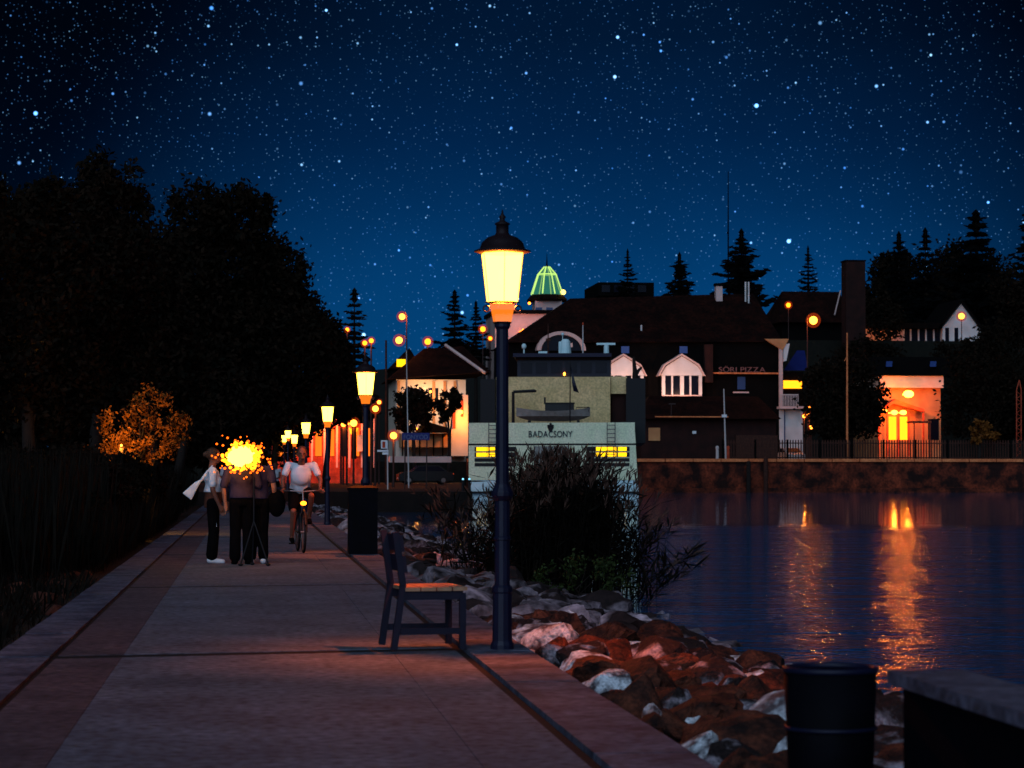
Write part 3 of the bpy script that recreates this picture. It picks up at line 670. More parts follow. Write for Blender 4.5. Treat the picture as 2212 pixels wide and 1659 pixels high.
# ---------------------------------------------------------------- bench
def bench(base, rz, label):
    t = thing('bench_seat', label, 'bench', (0, 0, 0)); LN = .54
    for yy_ in (0, LN):
        MB().tube([(-.065, yy_, 0), (-.005, yy_, .45), (.0, yy_, .55), (-.06, yy_, .84)], .001, 4)
        for a, c in (((-.065, yy_, 0), (0, yy_, .46)), ((0, yy_, .455), (-.055, yy_, .84))): MB().beam(a, c, .045, .045).build('rear_leg', M_wood, t)
        MB().beam((.435, yy_, 0), (.435, yy_, .40), .045, .045).build('front_leg', M_wood, t)
        MB().beam((-.02, yy_, .13), (.43, yy_, .13), .03, .045).build('stretcher', M_wood, t)
        MB().beam((.0, yy_, .385), (.43, yy_, .385), .03, .06).build('side_rail', M_wood, t)
    MB().beam((.43, .02, .385), (.43, LN - .02, .385), .028, .06).build('front_rail', M_wood, t)
    for k in range(4): MB().box(.015 + k * .115, .12 + k * .115, -.03, LN + .03, .418, .445).build('seat_slat', M_seat, t)
    for z in (.55, .70):
        f = (z - .455) / .385; x = -.055 * f + .023
        MB().prism([(x, -.03, z), (x + .022, -.03, z), (x + .004, -.03, z + .12), (x - .018, -.03, z + .12)], (0, LN + .06, 0)).build('back_slat', M_wood, t)
    t.location = base; t.rotation_euler = (0, 0, rz); return t
bp_ = G(870, 1413); bench((bp_.x, bp_.y, .031), R(6), 'small dark wooden bench seat facing the lake beside the nearest lantern')
bp_ = G(607, 1107); bench((bp_.x, bp_.y, .0), R(80), 'small distant bench seat on the path beyond the cyclist')

# ---------------------------------------------------------------- litter bins, parapet
def bin_(base, r, h, label, taper=.9, sq=False):
    t = thing('litter_bin', label, 'bin', base); c = Vector(base); n = 4 if sq else 28; ph = .5 if sq else 0
    k = math.sqrt(2) if sq else 1
    MB().lathe([(r * taper * k, 0), (r * .99 * k, h * .93), (r * .93 * k, h * .93), (r * taper * .93 * k, .03)], c, n, ph).build('body', M_bin, t, not sq)
    if sq: MB().lathe([(r * 1.04 * k, h * .931), (r * 1.04 * k, h * .97), (r * .7 * k, h)], c, n, ph).build('lid', M_bin, t)
    else:
        MB().torus(c + Vector((0, 0, h * .945)), (0, 0, 1), r * .965, r * .07, 32, 8).build('rim', M_iron, t, True)
        MB().lathe([(r * .9, h * .86), (r * .9, h * .875)], c, n).build('liner', M_black, t)
        for z in (.25, .6): MB().torus(c + Vector((0, 0, h * z)), (0, 0, 1), r * (taper + (1 - taper) * z) + .002, .008, 32, 6).build('hoop', M_iron, t, True)
    return t
bc = P(1793, 1425, 8.6); bin_((bc.x, 8.6, 0.0), .171, bc.z, 'dark round litter bin with a bluish rim beside the parapet', .86)
bc = G(783, 1198); bin_((bc.x - .02, bc.y - .42, .03), .225, 1.06, 'tall square dark litter bin in front of the second lantern', 1.0, True)
par = thing('parapet_wall', 'low dark parapet wall with a pale flat coping', 'wall', (2.3, 6, 0)); pz = P(1942, 1448, 8.0).z
MB().box(2.205, 2.40, -4, 7.95, 0, pz - .045).build('wall', M_bin, par)
y = 8.0
while y > -4:
    MB().box(2.165, 2.435, y - 1.49, y, pz - .044, pz).build('coping_stone', M_kerb, par); y -= 1.5

# ---------------------------------------------------------------- ship
SY = 155.0
ship = thing('passenger_ship', 'pale green and white passenger ship moored with its broad stern to the mole', 'ship', (P(1192, 1075, SY).x, SY, WZ))
B_ = lambda *a: MB().pbox(*a)
def sb(name, m, *a): return MB().pbox(*a).build(name, m, ship)
MB().pprism([(1013, 962), (1371, 962), (1375, 1037), (1013, 1037)], SY, 38).build('hull', M_hull, ship)
MB().pprism([(1015, 1037.5), (1375, 1037.5), (1377, 1063), (1016, 1063)], SY + .05, 38).build('lower_hull', M_hull2, ship)
MB().pprism([(1016, 1063.5), (1377, 1063.5), (1376, 1092), (1018, 1092)], SY + .1, 38).build('boot_stripe', M_hull2, ship)
sb('rubbing_strake', M_black, 1013, 1061.5, 1379, 1066, SY - .12, 38.4)
sb('rubbing_strake', M_black, 1014, 1080, 1379, 1083, SY - .10, 38.4)
MB().pprism([(1013, 913), (1368, 913), (1371, 958), (1013, 958)], SY, .25).build('stern_bulwark', M_hull, ship)
for a, c in ((1013, 1019), (1362, 1368)): MB().pprism([(a, 913), (c, 913), (c, 958), (a, 958)], SY + .26, 30).build('side_bulwark', M_hull, ship)
sb('deck', M_black, 1014, 958.3, 1370, 961.7, SY + .02, 37)
sb('deck_house', M_cream, 1046, 814, 1291, 957.9, SY + 5.5, 26)
sb('side_cabin', M_cream, 1290.4, 814, 1325, 851, SY + 5.8, 24)
sb('side_cabin_shade', M_brick, 1291.5, 851.5, 1325, 957.5, SY + 6.2, 24)
sb('stair_house', M_black, 1326, 818, 1367, 957, SY + 5.2, 20)
sb('stair_house', M_black, 1013.5, 818, 1045, 957, SY + 5.2, 20)
sb('wheelhouse', M_navy, 1090, 777, 1291, 813.6, SY + 5.9, 20)
sb('wheelhouse_trim', M_brick, 1088, 771.5, 1292, 776.6, SY + 5.6, 21)
sb('wheelhouse_roof', M_navy2, 1084, 763, 1295, 771, SY + 5.2, 22)
for k in range(6):
    u = 1098 + k * 32; sb('wheelhouse_window', M_glass, u, 783, u + 24, 806, SY + 5.84, .05)
o = sb('door', M_grey, 1155, 963.5, 1229, 1034, SY - .06, .055)
sb('door_seam', M_black, 1153.2, 962.5, 1154.8, 1036, SY - .07, .06)
for u in (1305.6, 1336): sb('seam', M_black, u - .5, 1008, u + .5, 1037, SY - .02, .015)
for u0, u1, l0, l1 in ((1266, 1358, 1287, 1352), (1026, 1115, 1030, 1070)):
    for r_, (va, vb) in enumerate(((965, 974.6), (977, 986.8), (989.5, 997), (1000, 1007))):
        sb('louvre', M_black, u0, va, u1, vb, SY - .05, .045)
        if r_ < 2:
            for a, c in ((l0, l0 + (l1 - l0) * .56), (l0 + (l1 - l0) * .59, l0 + (l1 - l0) * .66), (l0 + (l1 - l0) * .72, l1)): sb('lit_window', M_winY, a, va + .8, c, vb - .5, SY - .075, .02)
for u in (1312, 1058):
    lad = sb('ladder', M_navy2, u - .8, 913, u + .8, 988, SY - .35, .06); sb('ladder_rail', M_navy2, u + 16, 913, u + 17.6, 988, SY - .35, .06)
    for k in range(8): sb('ladder_rung', M_navy2, u + .9, 918 + k * 9, u + 15.9, 919.4 + k * 9, SY - .34, .04)
cN = P(1189.5, 944, SY - .06); pw = lambda a, Y: a * Y / F
text('BADACSONY', 'letter', M_navy2, ship, cN, pw(19.5, SY), pw(95, SY), .06)
cN = P(1189, 989, SY - .1); text('BALATONI HAJÓZÁSI RT', 'letter', M_navy2, ship, cN, pw(8, SY), pw(64, SY), .03)
em = MB()
for (du, dv) in ((0, 0), (-4, -1.5), (4, -1.5), (-2, 3), (2, 3), (0, 6), (-4.5, -5), (4.5, -5), (0, -5), (0, -9)):
    em.ell(P(1189.5 + du, 925 + dv, SY - .05), (.085, .05, .085), 10, 6)
em.build('grape_emblem', M_black, ship)
# lifeboat on deck
lbt = thing('lifeboat', 'small open lifeboat with a dark cabin resting on the ship deck', 'boat', (P(1185, 912, SY + 2.5).x, SY + 2.5, P(1185, 958, SY + 2.5).z))
def boat_hull(uA, uB, vt, vb, Y, beam):
    mb = MB(); k = []; n = 13
    a = P(uA, vt, Y); c = P(uB, vt, Y); zb = P(uA, vb, Y).z; zt = a.z
    for i in range(n):
        f = i / (n - 1); x = a.x + (c.x - a.x) * f; w = beam / 2 * max(.06, math.sin(math.pi * min(1, max(0, .06 + f * .9))) ** .6); sh = .25 * (2 * f - 1) ** 2; kb = .35 * (2 * f - 1) ** 4
        k += [(x, Y - w, zt + sh), (x, Y - w * .75, (zt + zb) / 2), (x, Y, zb + kb), (x, Y + w * .75, (zt + zb) / 2), (x, Y + w, zt + sh)]
    fs = [(i * 5 + j, i * 5 + j + 1, i * 5 + j + 6, i * 5 + j + 5) for i in range(n - 1) for j in range(4)]; fs += [(i * 5 + 4, i * 5, i * 5 + 5, i * 5 + 9) for i in range(n - 1)]
    fs += [(0, 1, 2, 3, 4), tuple(60 + j for j in (4, 3, 2, 1, 0))]
    return mb.add(k, fs)
boat_hull(1104, 1262, 888, 910, SY + 2.5, 1.6).build('hull', M_boat, lbt)
MB().pbox(1168, 872, 1230, 890, SY + 1.95, 1.0).build('cabin', M_card, lbt)
MB().pbox(1166, 869.5, 1232, 871.8, SY + 1.85, 1.2).build('cabin_roof', M_black, lbt)
MB().tube([P(1234, 889, SY + 2), P(1235, 880, SY + 2), P(1263, 880, SY + 2), P(1261, 889, SY + 2)], .035, 6).build('rail', M_steel, lbt)
MB().pbox(1164, 858, 1168, 873, SY + 2.3, .12).build('engine_stack', M_black, lbt)
for u in (1130, 1235): MB().pbox(u, 908, u + 6, 958, SY + 2.2, .8).build('cradle', M_black, lbt)
MB().tube([P(1090, 846, SY + 4), P(1135, 844, SY + 4), P(1140, 845, SY + 4)], [.10, .11, .07], 7).build('davit', M_black, ship)
MB().tube([P(1090, 960, SY + 4), P(1090, 846, SY + 4)], [.12, .10], 7).build('davit', M_black, ship)
fl = MB().tube([P(1228, 958, SY + .6), P(1228.5, 781, SY + .6)], [.05, .03], 7).build('flagpole', M_black, ship)
fg = MB(); n = 9; vs_ = []
for i in range(n):
    f = i / (n - 1)
    for w in (0, 1):
        p = P(1229 + f * 18 * (1 if w else .35), 797 + f * 48 + w * (-6 + 10 * f), SY + .6 + .12 * math.sin(f * 7)); vs_ += [p, p + Vector((0, .015, 0))]
fs_ = []
for i in range(n - 1):
    a = i * 4; fs_ += [(a, a + 4, a + 6, a + 2), (a + 1, a + 3, a + 7, a + 5), (a, a + 1, a + 5, a + 4), (a + 2, a + 6, a + 7, a + 3)]
fg.add(vs_, fs_).build('flag', M_navy, ship)
# roof gear
RY = SY + 8
rz_ = P(1192, 763, SY + 5.2).z
def rb_(name, m, mb): return mb.build(name, m, ship)
def zr(v): return P(1192, v, RY).z
c = P(1184, 763, RY); rb_('funnel', M_hull2, MB().lathe([(.42, rz_), (.33, zr(738)), (.2, zr(733))], (c.x, RY, 0), 14))
c = P(1173.5, 763, RY); rb_('vent', M_hull2, MB().lathe([(.14, rz_), (.14, zr(740)), (.10, zr(738))], (c.x, RY, 0), 10))
c = P(1178, 722, RY); rb_('signal_lamp', M_hull2, MB().ell((c.x, RY, c.z), .11, 10, 8).tube([(c.x, RY, rz_), (c.x, RY, c.z)], .025, 6))
c = P(1147, 763, RY); rb_('mast', M_fence, MB().tube([(c.x, RY, rz_), (c.x, RY, zr(699))], [.07, .03], 7).box(c.x - .16, c.x + .16, RY - .06, RY + .06, zr(737), zr(731)))
c = P(1221.5, 763, RY); rb_('white_mast', M_pole, MB().tube([(c.x, RY, rz_), (c.x, RY, zr(702))], [.06, .035], 7))
c = P(1221.5, 763, RY); rb_('mast_top', M_redw, MB().ell((c.x, RY, zr(700)), (.06, .06, .12), 8, 6))
c = P(1271.5, 763, RY); rb_('radar_base', M_hull2, MB().lathe([(.19, rz_), (.17, zr(746))], (c.x, RY, 0), 10)); rb_('radar_bar', M_hull2, MB().pbox(1251, 741.5, 1291, 745.8, RY - .1, .2))
c = P(1095, 763, RY); rb_('dome_aerial', M_hull2, MB().lathe([(.05, rz_), (.05, zr(753))], (c.x, RY, 0), 8).ell((c.x, RY, zr(748)), (.17, .17, .2), 12, 8))
rb_('locker', M_hull2, MB().pbox(1126, 758.5, 1146, 763.2, RY, 1.0))
p0 = P(1341, 817, SY + 6)
rb_('derrick', M_bark, MB().tube([P(1342, 818, SY + 6), P(1341, 800, SY + 6), P(1338, 772, SY + 6)], [.22, .16, .09], 7).tube([P(1342, 812, SY + 6), P(1350, 800, SY + 6), P(1356, 794, SY + 6)], [.14, .10, .07], 7))
c = P(1192, 808, SY + 5.7); MB().ell(c, (.07, .07, .12), 8, 6).build('stern_lamp', M_globe, ship)
# fenders and a bollard pile by the ship
c = P(1311, 1050, 150); MB().tube([(c.x, 150, -2), (c.x, 150, P(1311, 1036, 150).z)], .14, 8).build('pile_core', M_bark)
bpy.context.scene.objects['pile_core'].name = 'mooring_pile'; o = [q for q in bpy.data.objects if q.name.startswith('mooring_pile')][-1]; 
for q in bpy.data.objects:
    if q.name.startswith('mooring_pile') and 'label' not in q: tag(q, 'brown mooring pile beside the ship stern', 'pile')

SR = Matrix.Rotation(R(-8.5), 4, 'Z')
lbt.location = ship.location + SR.to_3x3() @ (lbt.location - ship.location)
for q in (ship, lbt): q.rotation_euler = (0, 0, R(-8.5))
# ---------------------------------------------------------------- houses
def gable_roof(mb, x0, x1, y0, y1, ze, zr, hip0=0.0, hip1=0.0, over=.35, along='x'):
    yr = (y0 + y1) / 2; a = x0 - over; c = x1 + over; d = y0 - over; e = y1 + over
    v = [(a, d, ze), (c, d, ze), (c, e, ze), (a, e, ze), (a + hip0, yr, zr), (c - hip1, yr, zr)]
    return mb.add(v, [(0, 1, 5, 4), (2, 3, 4, 5), (1, 2, 5), (3, 0, 4), (0, 3, 2, 1)])
def X(u, Y, v=900): return P(u, v, Y).x
def Z(v, Y, u=1400): return P(u, v, Y).z
# -- hotel with dormers
hY = 236
hot = thing('guest_house', 'big dark guest house with two pale gabled dormers and a wide tiled roof', 'building', (X(1495, hY), hY, TZ))
def hb(name, m, *a, par=None): return MB().pbox(*a).build(name, m, par or hot)
MB().box(X(1300, hY), X(1686, hY), hY, hY + 16, TZ, Z(737, hY)).build('wall', M_slate, hot)
mr_ = MB(); x0, x1 = X(1096, hY), X(1690, hY)
mr_.add([(x0, hY - .5, Z(742, hY)), (x1, hY - .5, Z(737, hY)), (x1 + .2, hY + 17, Z(737, hY)), (x0, hY + 17, Z(742, hY)), (X(1232, hY + 8), hY + 8, Z(646, hY + 8)), (X(1628, hY + 8), hY + 8, Z(632, hY + 8))], [(0, 1, 5, 4), (2, 3, 4, 5), (1, 2, 5), (3, 0, 4), (0, 3, 2, 1)])
roof = mr_.build('roof', M_roof, hot)
MB().box(X(1100, hY), X(1299, hY), hY + .3, hY + 15, TZ, Z(744, hY)).build('wing_wall', M_slate, hot)
for u0, u1, va, vb, f in ((1523, 1540, 702, 717, .42), (1587, 1604, 702, 717, .42), (1126, 1141, 731, 742, .14)):
    Yk = hY + 8 * f - .35; q = [(u0, vb), (u1 - 1.5, vb), (u1, va), (u0 + 1.5, va)]
    a = [P(*q[0], Yk), P(*q[1], Yk), P(*q[2], Yk + .9), P(*q[3], Yk + .9)]
    MB().prism(a, (0, .05, .0)).build('skylight', M_skyl, roof)
MB().box(X(1546, hY + 7), X(1560, hY + 7), hY + 6.6, hY + 7.4, Z(660, hY + 7), Z(617, hY + 7)).build('chimney', M_pinkw, roof)
MB().box(X(1544, hY + 7), X(1562, hY + 7), hY + 6.5, hY + 7.5, Z(617, hY + 7) + .01, Z(611, hY + 7)).build('chimney_cap', M_slate, roof)
for u, va, vb, Yk in ((1610.5, 609, 652, hY + 6.5), (1617.3, 609, 657, hY + 6.3), (1385.5, 702, 735, hY + 1.5)): MB().tube([P(u, vb, Yk), P(u, va, Yk)], .09, 7).build('flue_pipe', M_white, roof)
MB().box(X(1520, hY), X(1537, hY), hY - .9, hY - .05, Z(826, hY), Z(744, hY)).build('chimney', M_brick, hot)
for k, uc in enumerate((1347, 1473)):
    dm = MB().pprism([(uc - 46, 811), (uc + 46, 811), (uc + 34, 791), (uc, 769), (uc - 34, 791)], hY - 1.1, 4).build('dormer', M_white, hot)
    for s in (-1, 1):
        MB().pprism([(uc + s * 48, 812), (uc + s * 36, 790), (uc, 767), (uc, 763.5), (uc + s * 38, 787), (uc + s * 51, 812)], hY - 1.35, 4.6).build('barge_board', M_pinkw, dm)
    for a, c in ((-43, -36), (-22.5, -19), (-3.5, 4.5), (17, 20.5), (37, 43.5)): MB().pbox(uc + a, 811.5, uc + c, 856, hY - 1.1, .25).build('window_post', M_white, dm)
    MB().pbox(uc - 43, 812, uc + 43, 857, hY - .82, .06).build('window_pane', M_glass, dm)
    MB().pbox(uc - 43, 853, uc + 43, 857, hY - 1.14, .25).build('window_sill', M_pinkw, dm)
    MB().pbox(uc - 43.5, 811.6, uc - 38, 857.5, hY - .75, .7).build('cheek', M_slate, dm)
for uc in (1347, 1473):
    for du in (-18, 18):
        c = P(uc + du, 858, hY - 4.2); MB().ell(c, .09, 8, 6).tube([c, P(uc + du, 862, hY)], .03, 5).build('dormer_fill_lamp', M_globe_o, hot); plight('dormer_fill_light', c + Vector((0, .1, .15)), 300, (1, .52, .36), .1, hot)  # unseen lamps added here to brighten the dormers
for a in (1468, 1342): hb('skylight', M_skyl, a, 748, a + 17, 763, hY - .08, .06)
fa = hb('fascia_board', M_cope, 1539, 804.5, 1683, 807.5, hY - .7, .65)
cN = P(1603, 803.5, hY - .4); text('SÖRI PIZZA', 'letter', M_signl, hot, cN, pw(15.5, hY), pw(104, hY), .06)
hb('window', M_bluew, 1593, 814, 1610, 841, hY - .06, .05); hb('window_sill', M_pinkw, 1584, 846, 1618, 849, hY - .2, .19)
MB().pbox(1683.5, 738, 1691, 882, hY - .95, .3).build('corner_post', M_pinkw, hot)
MB().prism([P(1652, 732, hY - 1.0), P(1704, 732, hY - 1.0), P(1691, 757, hY - 1.0)], (0, .4, 0)).build('soffit', M_orangew, hot)
MB().prism([P(1692.5, 744, hY - .9), P(1706, 742, hY - .9), P(1699, 779, hY - .9), P(1692.5, 781, hY - .9)], (0, .3, 0)).build('gutter_board', M_white, hot)
MB().box(X(1691.5, hY), X(1742, hY), hY + 1.2, hY + 12, TZ, Z(800, hY)).build('side_wing', M_slate, hot)
hb('side_wall', M_white, 1684, 884, 1734, 990, hY - .2, 1.0)
bal = hb('balcony', M_pinkw, 1684, 877.5, 1736, 883, hY - 1.3, 1.3)
for k in range(12): hb('baluster', M_pole, 1686 + k * 3.4, 854, 1687.3 + k * 3.4, 877, hY - 1.25, .05, par=bal)
hb('handrail', M_pole, 1684, 851.5, 1725, 853.8, hY - 1.28, .1, par=bal)
hb('lit_sign', M_winR, 1693, 822, 1732, 839, hY + .95, .2)
MB().prism([P(1693, 800, hY + 1), P(1746, 800, hY + 1), P(1738, 757, hY + 4), P(1722, 757, hY + 4)], (0, .12, 0)).build('blue_awning', M_bluer, hot)
hb('drain_pipe', M_bluew, 1694, 885, 1696, 985, hY - .3, .09)
# arch window over the ship
aY = hY - 1.2; ar = MB(); nn = 18; c = P(1213, 757, aY); ro, ri = pw(54, aY), pw(44.5, aY); hh = P(1213, 715.5, aY).z - c.z; vs_ = []
for i in range(nn + 1):
    a = math.pi * i / nn
    for k_ in (1, ri / ro): vs_ += [Vector((c.x - ro * k_ * math.cos(a), aY, c.z + hh * k_ * math.sin(a))), Vector((c.x - ro * k_ * math.cos(a), aY + 1.5, c.z + hh * k_ * math.sin(a)))]
fs_ = []
for i in range(nn):
    a = i * 4; fs_ += [(a, a + 4, a + 6, a + 2), (a + 1, a + 3, a + 7, a + 5), (a, a + 1, a + 5, a + 4), (a + 2, a + 6, a + 7, a + 3)]
arch = ar.add(vs_, fs_).build('arched_dormer', M_pinkw, hot)
pv = [Vector((c.x - ri * math.cos(math.pi * i / nn), aY + .3, c.z + hh * .82 * math.sin(math.pi * i / nn))) for i in range(nn + 1)]
MB().prism(pv, (0, 1.0, 0)).build('window_pane', M_glass, arch)
MB().pbox(1227, 741, 1237, 750, aY + .22, .05).build('arch_lit_window', M_pinkw, arch)  # lit window in the arch, its light put in as pale colour

# -- low restaurant pavilion in front
lY = 214
low = thing('boat_house', 'low dark brown pavilion with a tiled roof in front of the guest house', 'building', (X(1520, lY), lY, TZ))
MB().box(X(1384, lY), X(1676, lY), lY, lY + 9, TZ, Z(902, lY)).build('wall', M_brick, low)
MB().add([(X(1372, lY), lY - .8, Z(905, lY)), (X(1684, lY), lY - .8, Z(905, lY)), (X(1684, lY), lY + 10, Z(905, lY)), (X(1372, lY), lY + 10, Z(905, lY)), (X(1405, lY + 4), lY + 4.5, Z(855, lY + 4)), (X(1640, lY + 4), lY + 4.5, Z(855, lY + 4))], [(0, 1, 5, 4), (2, 3, 4, 5), (1, 2, 5), (3, 0, 4), (0, 3, 2, 1)]).build('roof', M_roof, low)
MB().pbox(1415, 899, 1573, 901.5, lY - 1.0, .15).build('gutter', M_cope, low)
MB().pbox(1401, 924, 1426, 952, lY - .12, .1).build('lit_patch', M_orangew, low)  # patch of orange light on the wall, put in as colour
MB().pbox(1496, 931, 1504, 937, lY - .12, .1).build('wall_plate', M_signw, low)
MB().pbox(1590, 940, 1680, 990, lY - .4, .35).build('terrace_screen', M_fence, low)
tm = MB().tube([P(1450, 902, lY - .5), P(1450, 872, lY - .5)], .05, 6).box(X(1443, lY), X(1457, lY), lY - .55, lY - .45, Z(874, lY), Z(871, lY)).build('aerial', M_steel, low)
# white flag pole and bollards on the quay
c = P(1568, 990, 204); t = thing('flag_pole', 'thin white pole with a small white box on the quay', 'pole', (c.x, 204, TZ))
MB().tube([(c.x, 204, TZ), P(1563.5, 840, 204)], [.09, .05], 7).build('pole', M_pole, t); MB().pbox(1560, 895.5, 1570, 901.5, 203.8, .35).build('box', M_signw, t)
for u, m, lb in ((1549.5, M_pole, 'short pale bollard on the quay'), (1573, M_redw, 'short orange bollard on the quay beside the white pole')):
    c = P(u, 990, 202.5); h_ = P(u, 963, 202.5).z - TZ; tag(MB().lathe([(.14, TZ), (.13, TZ + h_ * .8), (.16, TZ + h_ * .82), (.15, TZ + h_ * .95), (.06, TZ + h_)], (c.x, 202.5, 0), 10).build('bollard', m), lb, 'bollard')

# -- tower with glowing glass dome
dY = 285
tow = thing('dome_tower', 'pale tower building with a glowing green glass dome', 'tower', (X(1182, dY), dY, TZ))
def lz(v): return Z(v, dY, 1182)
cx = X(1181.5, dY); r_ = lambda px: px * dY / F
MB().box(cx - r_(29), cx + r_(29), dY - r_(29), dY + r_(29), TZ, lz(650)).build('wall', M_pinkw, tow)
MB().box(X(1060, dY), X(1200, dY), dY - 5, dY + 6, TZ, lz(684)).build('lower_wall', M_pinkw, tow)
MB().box(X(1056, dY), X(1206, dY), dY - 5.4, dY + 6.4, lz(684) + .01, lz(676)).build('parapet', M_slate, tow)
for a in (1157, 1180): MB().pbox(a, 664, a + 14, 676, dY - r_(29) - .05, .05).build('window', M_bluew, tow)
MB().lathe([(r_(44), lz(652)), (r_(46), lz(648)), (r_(38), lz(639)), (r_(36), lz(637.5))], (cx, dY, 0), 8, .5).build('eave_roof', M_roof, tow)
dome = MB().lathe([(r_(33), lz(637)), (r_(35), lz(634)), (r_(20), lz(593)), (r_(6), lz(577))], (cx, dY, 0), 8, .5).build('dome', M_dome, tow)
pr = [(r_(35.5), lz(636)), (r_(20.6), lz(593)), (r_(6), lz(576.5))]
for j in range(8):
    a = 2 * math.pi * (j + .5) / 8; MB().tube([(cx + q * math.cos(a), dY + q * math.sin(a), z) for q, z in pr], .085, 6).build('dome_rib', M_dgl, dome)
MB().torus((cx, dY, lz(593)), (0, 0, 1), r_(19.6), .08, 16, 6).build('dome_ring', M_dgl, dome)
MB().lathe([(.14, lz(577)), (.09, lz(568)), (.02, lz(548))], (cx, dY, 0), 8).build('spire', M_slate, dome)
MB().ell((cx + r_(34), dY - r_(14), lz(632)), .30, 10, 8).build('spot_lamp', emat('dome_lamp', (1, .75, .1), 5), tow)
plight('dome_light', (cx, dY, lz(625)), 300, (.6, 1, .4), .3, tow)
plight('wall_fill_light', P(1130, 700, dY - 9), 420, (1, .35, .25), .2, tow); c = P(1130, 712, dY - 9); MB().ell(c, .1, 8, 6).tube([c, c + Vector((0, 4, 0))], .03, 5).build('wall_fill_lamp', M_globe_o, tow)  # unseen lamp added to brighten the lower tower wall
c = P(1143.5, 655, dY - r_(46)); MB().ell(c, .16, 8, 6).build('wall_fill_lamp', M_globe_o, tow)
# -- flat dark block
t = thing('flat_roof_block', 'dark flat roofed block behind the spruces', 'building', (X(1352, 305), 305, TZ))
MB().box(X(1295, 305), X(1410, 305), 305, 317, TZ, Z(640, 305)).build('wall', M_slate, t); MB().box(X(1292, 305), X(1412, 305), 304.5, 317.5, Z(640, 305) + .01, Z(611, 305)).build('roof_storey', M_slate, t)
for k in range(4): MB().pbox(1300 + k * 26, 616, 1318 + k * 26, 631, 304.35, .1).build('window', M_glass, t)

# -- left house with lit wall
kY = 206
t = thing('lit_house', 'cream house lit warm under a dark hipped roof near the landing', 'building', (X(930, kY), kY, TZ))
MB().box(X(855, kY), X(1006, kY), kY, kY + 11, TZ - .3, Z(822, kY)).build('wall', M_creamw, t)
rf = MB().add([(X(838, kY), kY - 1.2, Z(822, kY)), (X(1056, kY), kY - 1.2, Z(806, kY)), (X(1056, kY), kY + 12, Z(806, kY)), (X(838, kY), kY + 12, Z(822, kY)), (X(915, kY + 5), kY + 5, Z(756, kY + 5)), (X(1000, kY + 5), kY + 5, Z(750, kY + 5))], [(0, 1, 5, 4), (2, 3, 4, 5), (1, 2, 5), (3, 0, 4), (0, 3, 2, 1)]).build('roof', M_roof, t)
MB().tube([P(962, 745, kY + 2), P(1048, 806, kY - 1.3)], .14, 6).build('ridge_cap', M_pinkw, rf)
for a in (880, 925): MB().pbox(a, 838, a + 22, 880, kY - .05, .04).build('window', M_glass, t)
for a in (858, 934, 958, 980): MB().pbox(a, 823, a + 6, 950, kY - .12, .1).build('pilaster', M_orangew, t)
MB().pbox(975, 853, 1011, 985, kY - 3.0, 2.8).build('porch_wall', M_creamw, t)
MB().pbox(978, 880, 984, 925, kY - 3.12, .1).build('porch_shutter', M_redw, t); MB().pbox(996, 864, 1001, 900, kY - 3.12, .1).build('porch_shutter', M_redw, t)
MB().prism([P(920, 910, kY - 4), P(972, 925, kY - 4), P(972, 934, kY - 4), P(900, 934, kY - 4)], (0, 3.2, 0)).build('awning', M_slate, t)
MB().pbox(866, 936, 972, 966, kY - 2.8, 2.6).build('terrace_wall', M_orangew, t)
for a in (868, 890, 905, 935, 955): MB().pbox(a, 938, a + 3, 985, kY - 2.95, .12).build('terrace_post', M_slate, t)
plight('porch_lamp_light', P(1002, 905, kY - 4.5), 420, (1, .30, .03), .15, t); MB().ell(P(996, 890, kY - 4.5), .16, 8, 6).tube([P(996, 890, kY - 4.5), P(996, 890, kY - 3)], .03, 5).build('porch_lamp', M_globe, t)
plight('eaves_lamp_light', P(930, 848, kY - 2.2), 750, (1, .55, .25), .15, t); MB().ell(P(930, 846, kY - 2.2), .1, 8, 6).tube([P(930, 846, kY - 2.2), P(930, 846, kY)], .03, 5).build('eaves_lamp', M_globe, t)
plight('terrace_lamp_light', P(900, 925, kY - 4.5), 120, (1, .35, .06), .15, t); MB().ell(P(900, 926, kY - 4.5), .08, 8, 6).build('terrace_lamp', M_globe_o, t)
# -- gable left behind lamps
t = thing('gable_house', 'small dark gabled house behind the tall globe lamps', 'building', (X(875, 225), 225, TZ))
MB().box(X(848, 225), X(905, 225), 225, 233, TZ, Z(795, 225)).build('wall', M_slate, t); MB().pprism([(842, 796), (912, 796), (885, 752)], 224.6, 9).build('roof', M_roof, t)
MB().pbox(857, 776, 876, 792, 224.4, .1).build('window', M_winY, t)
# -- red lit arcade at the landing
aY2 = 186
t = thing('shop_arcade', 'low red walled shop row lit by globe lamps at the landing', 'building', (X(700, aY2), aY2, .45))
MB().box(X(588, aY2), X(792, aY2), aY2, aY2 + 8, .45, Z(900, aY2)).build('wall', M_redw, t)
MB().add([(X(580, aY2), aY2 - 1, Z(900, aY2)), (X(800, aY2), aY2 - 1, Z(900, aY2)), (X(800, aY2), aY2 + 9, Z(900, aY2)), (X(580, aY2), aY2 + 9, Z(900, aY2)), (X(600, aY2), aY2 + 4, Z(868, aY2)), (X(780, aY2), aY2 + 4, Z(868, aY2))], [(0, 1, 5, 4), (2, 3, 4, 5), (1, 2, 5), (3, 0, 4), (0, 3, 2, 1)]).build('roof', M_roof, t)
for a in range(600, 790, 27): MB().pbox(a, 925, a + 14, 985, aY2 - .06, .05).build('shop_window_or_glow', M_glass if (a // 27) % 3 == 0 else M_shop, t); MB().pbox(a + 18, 905, a + 22, 1010, aY2 - .9, .2).build('column', M_pinkw, t)  # the glowing panes are added brightness, the rest plain glass
for a in (640, 705, 752): plight('arcade_light', P(a, 917, aY2 - 2.6), 620, (1, .16, .02), .15, t)
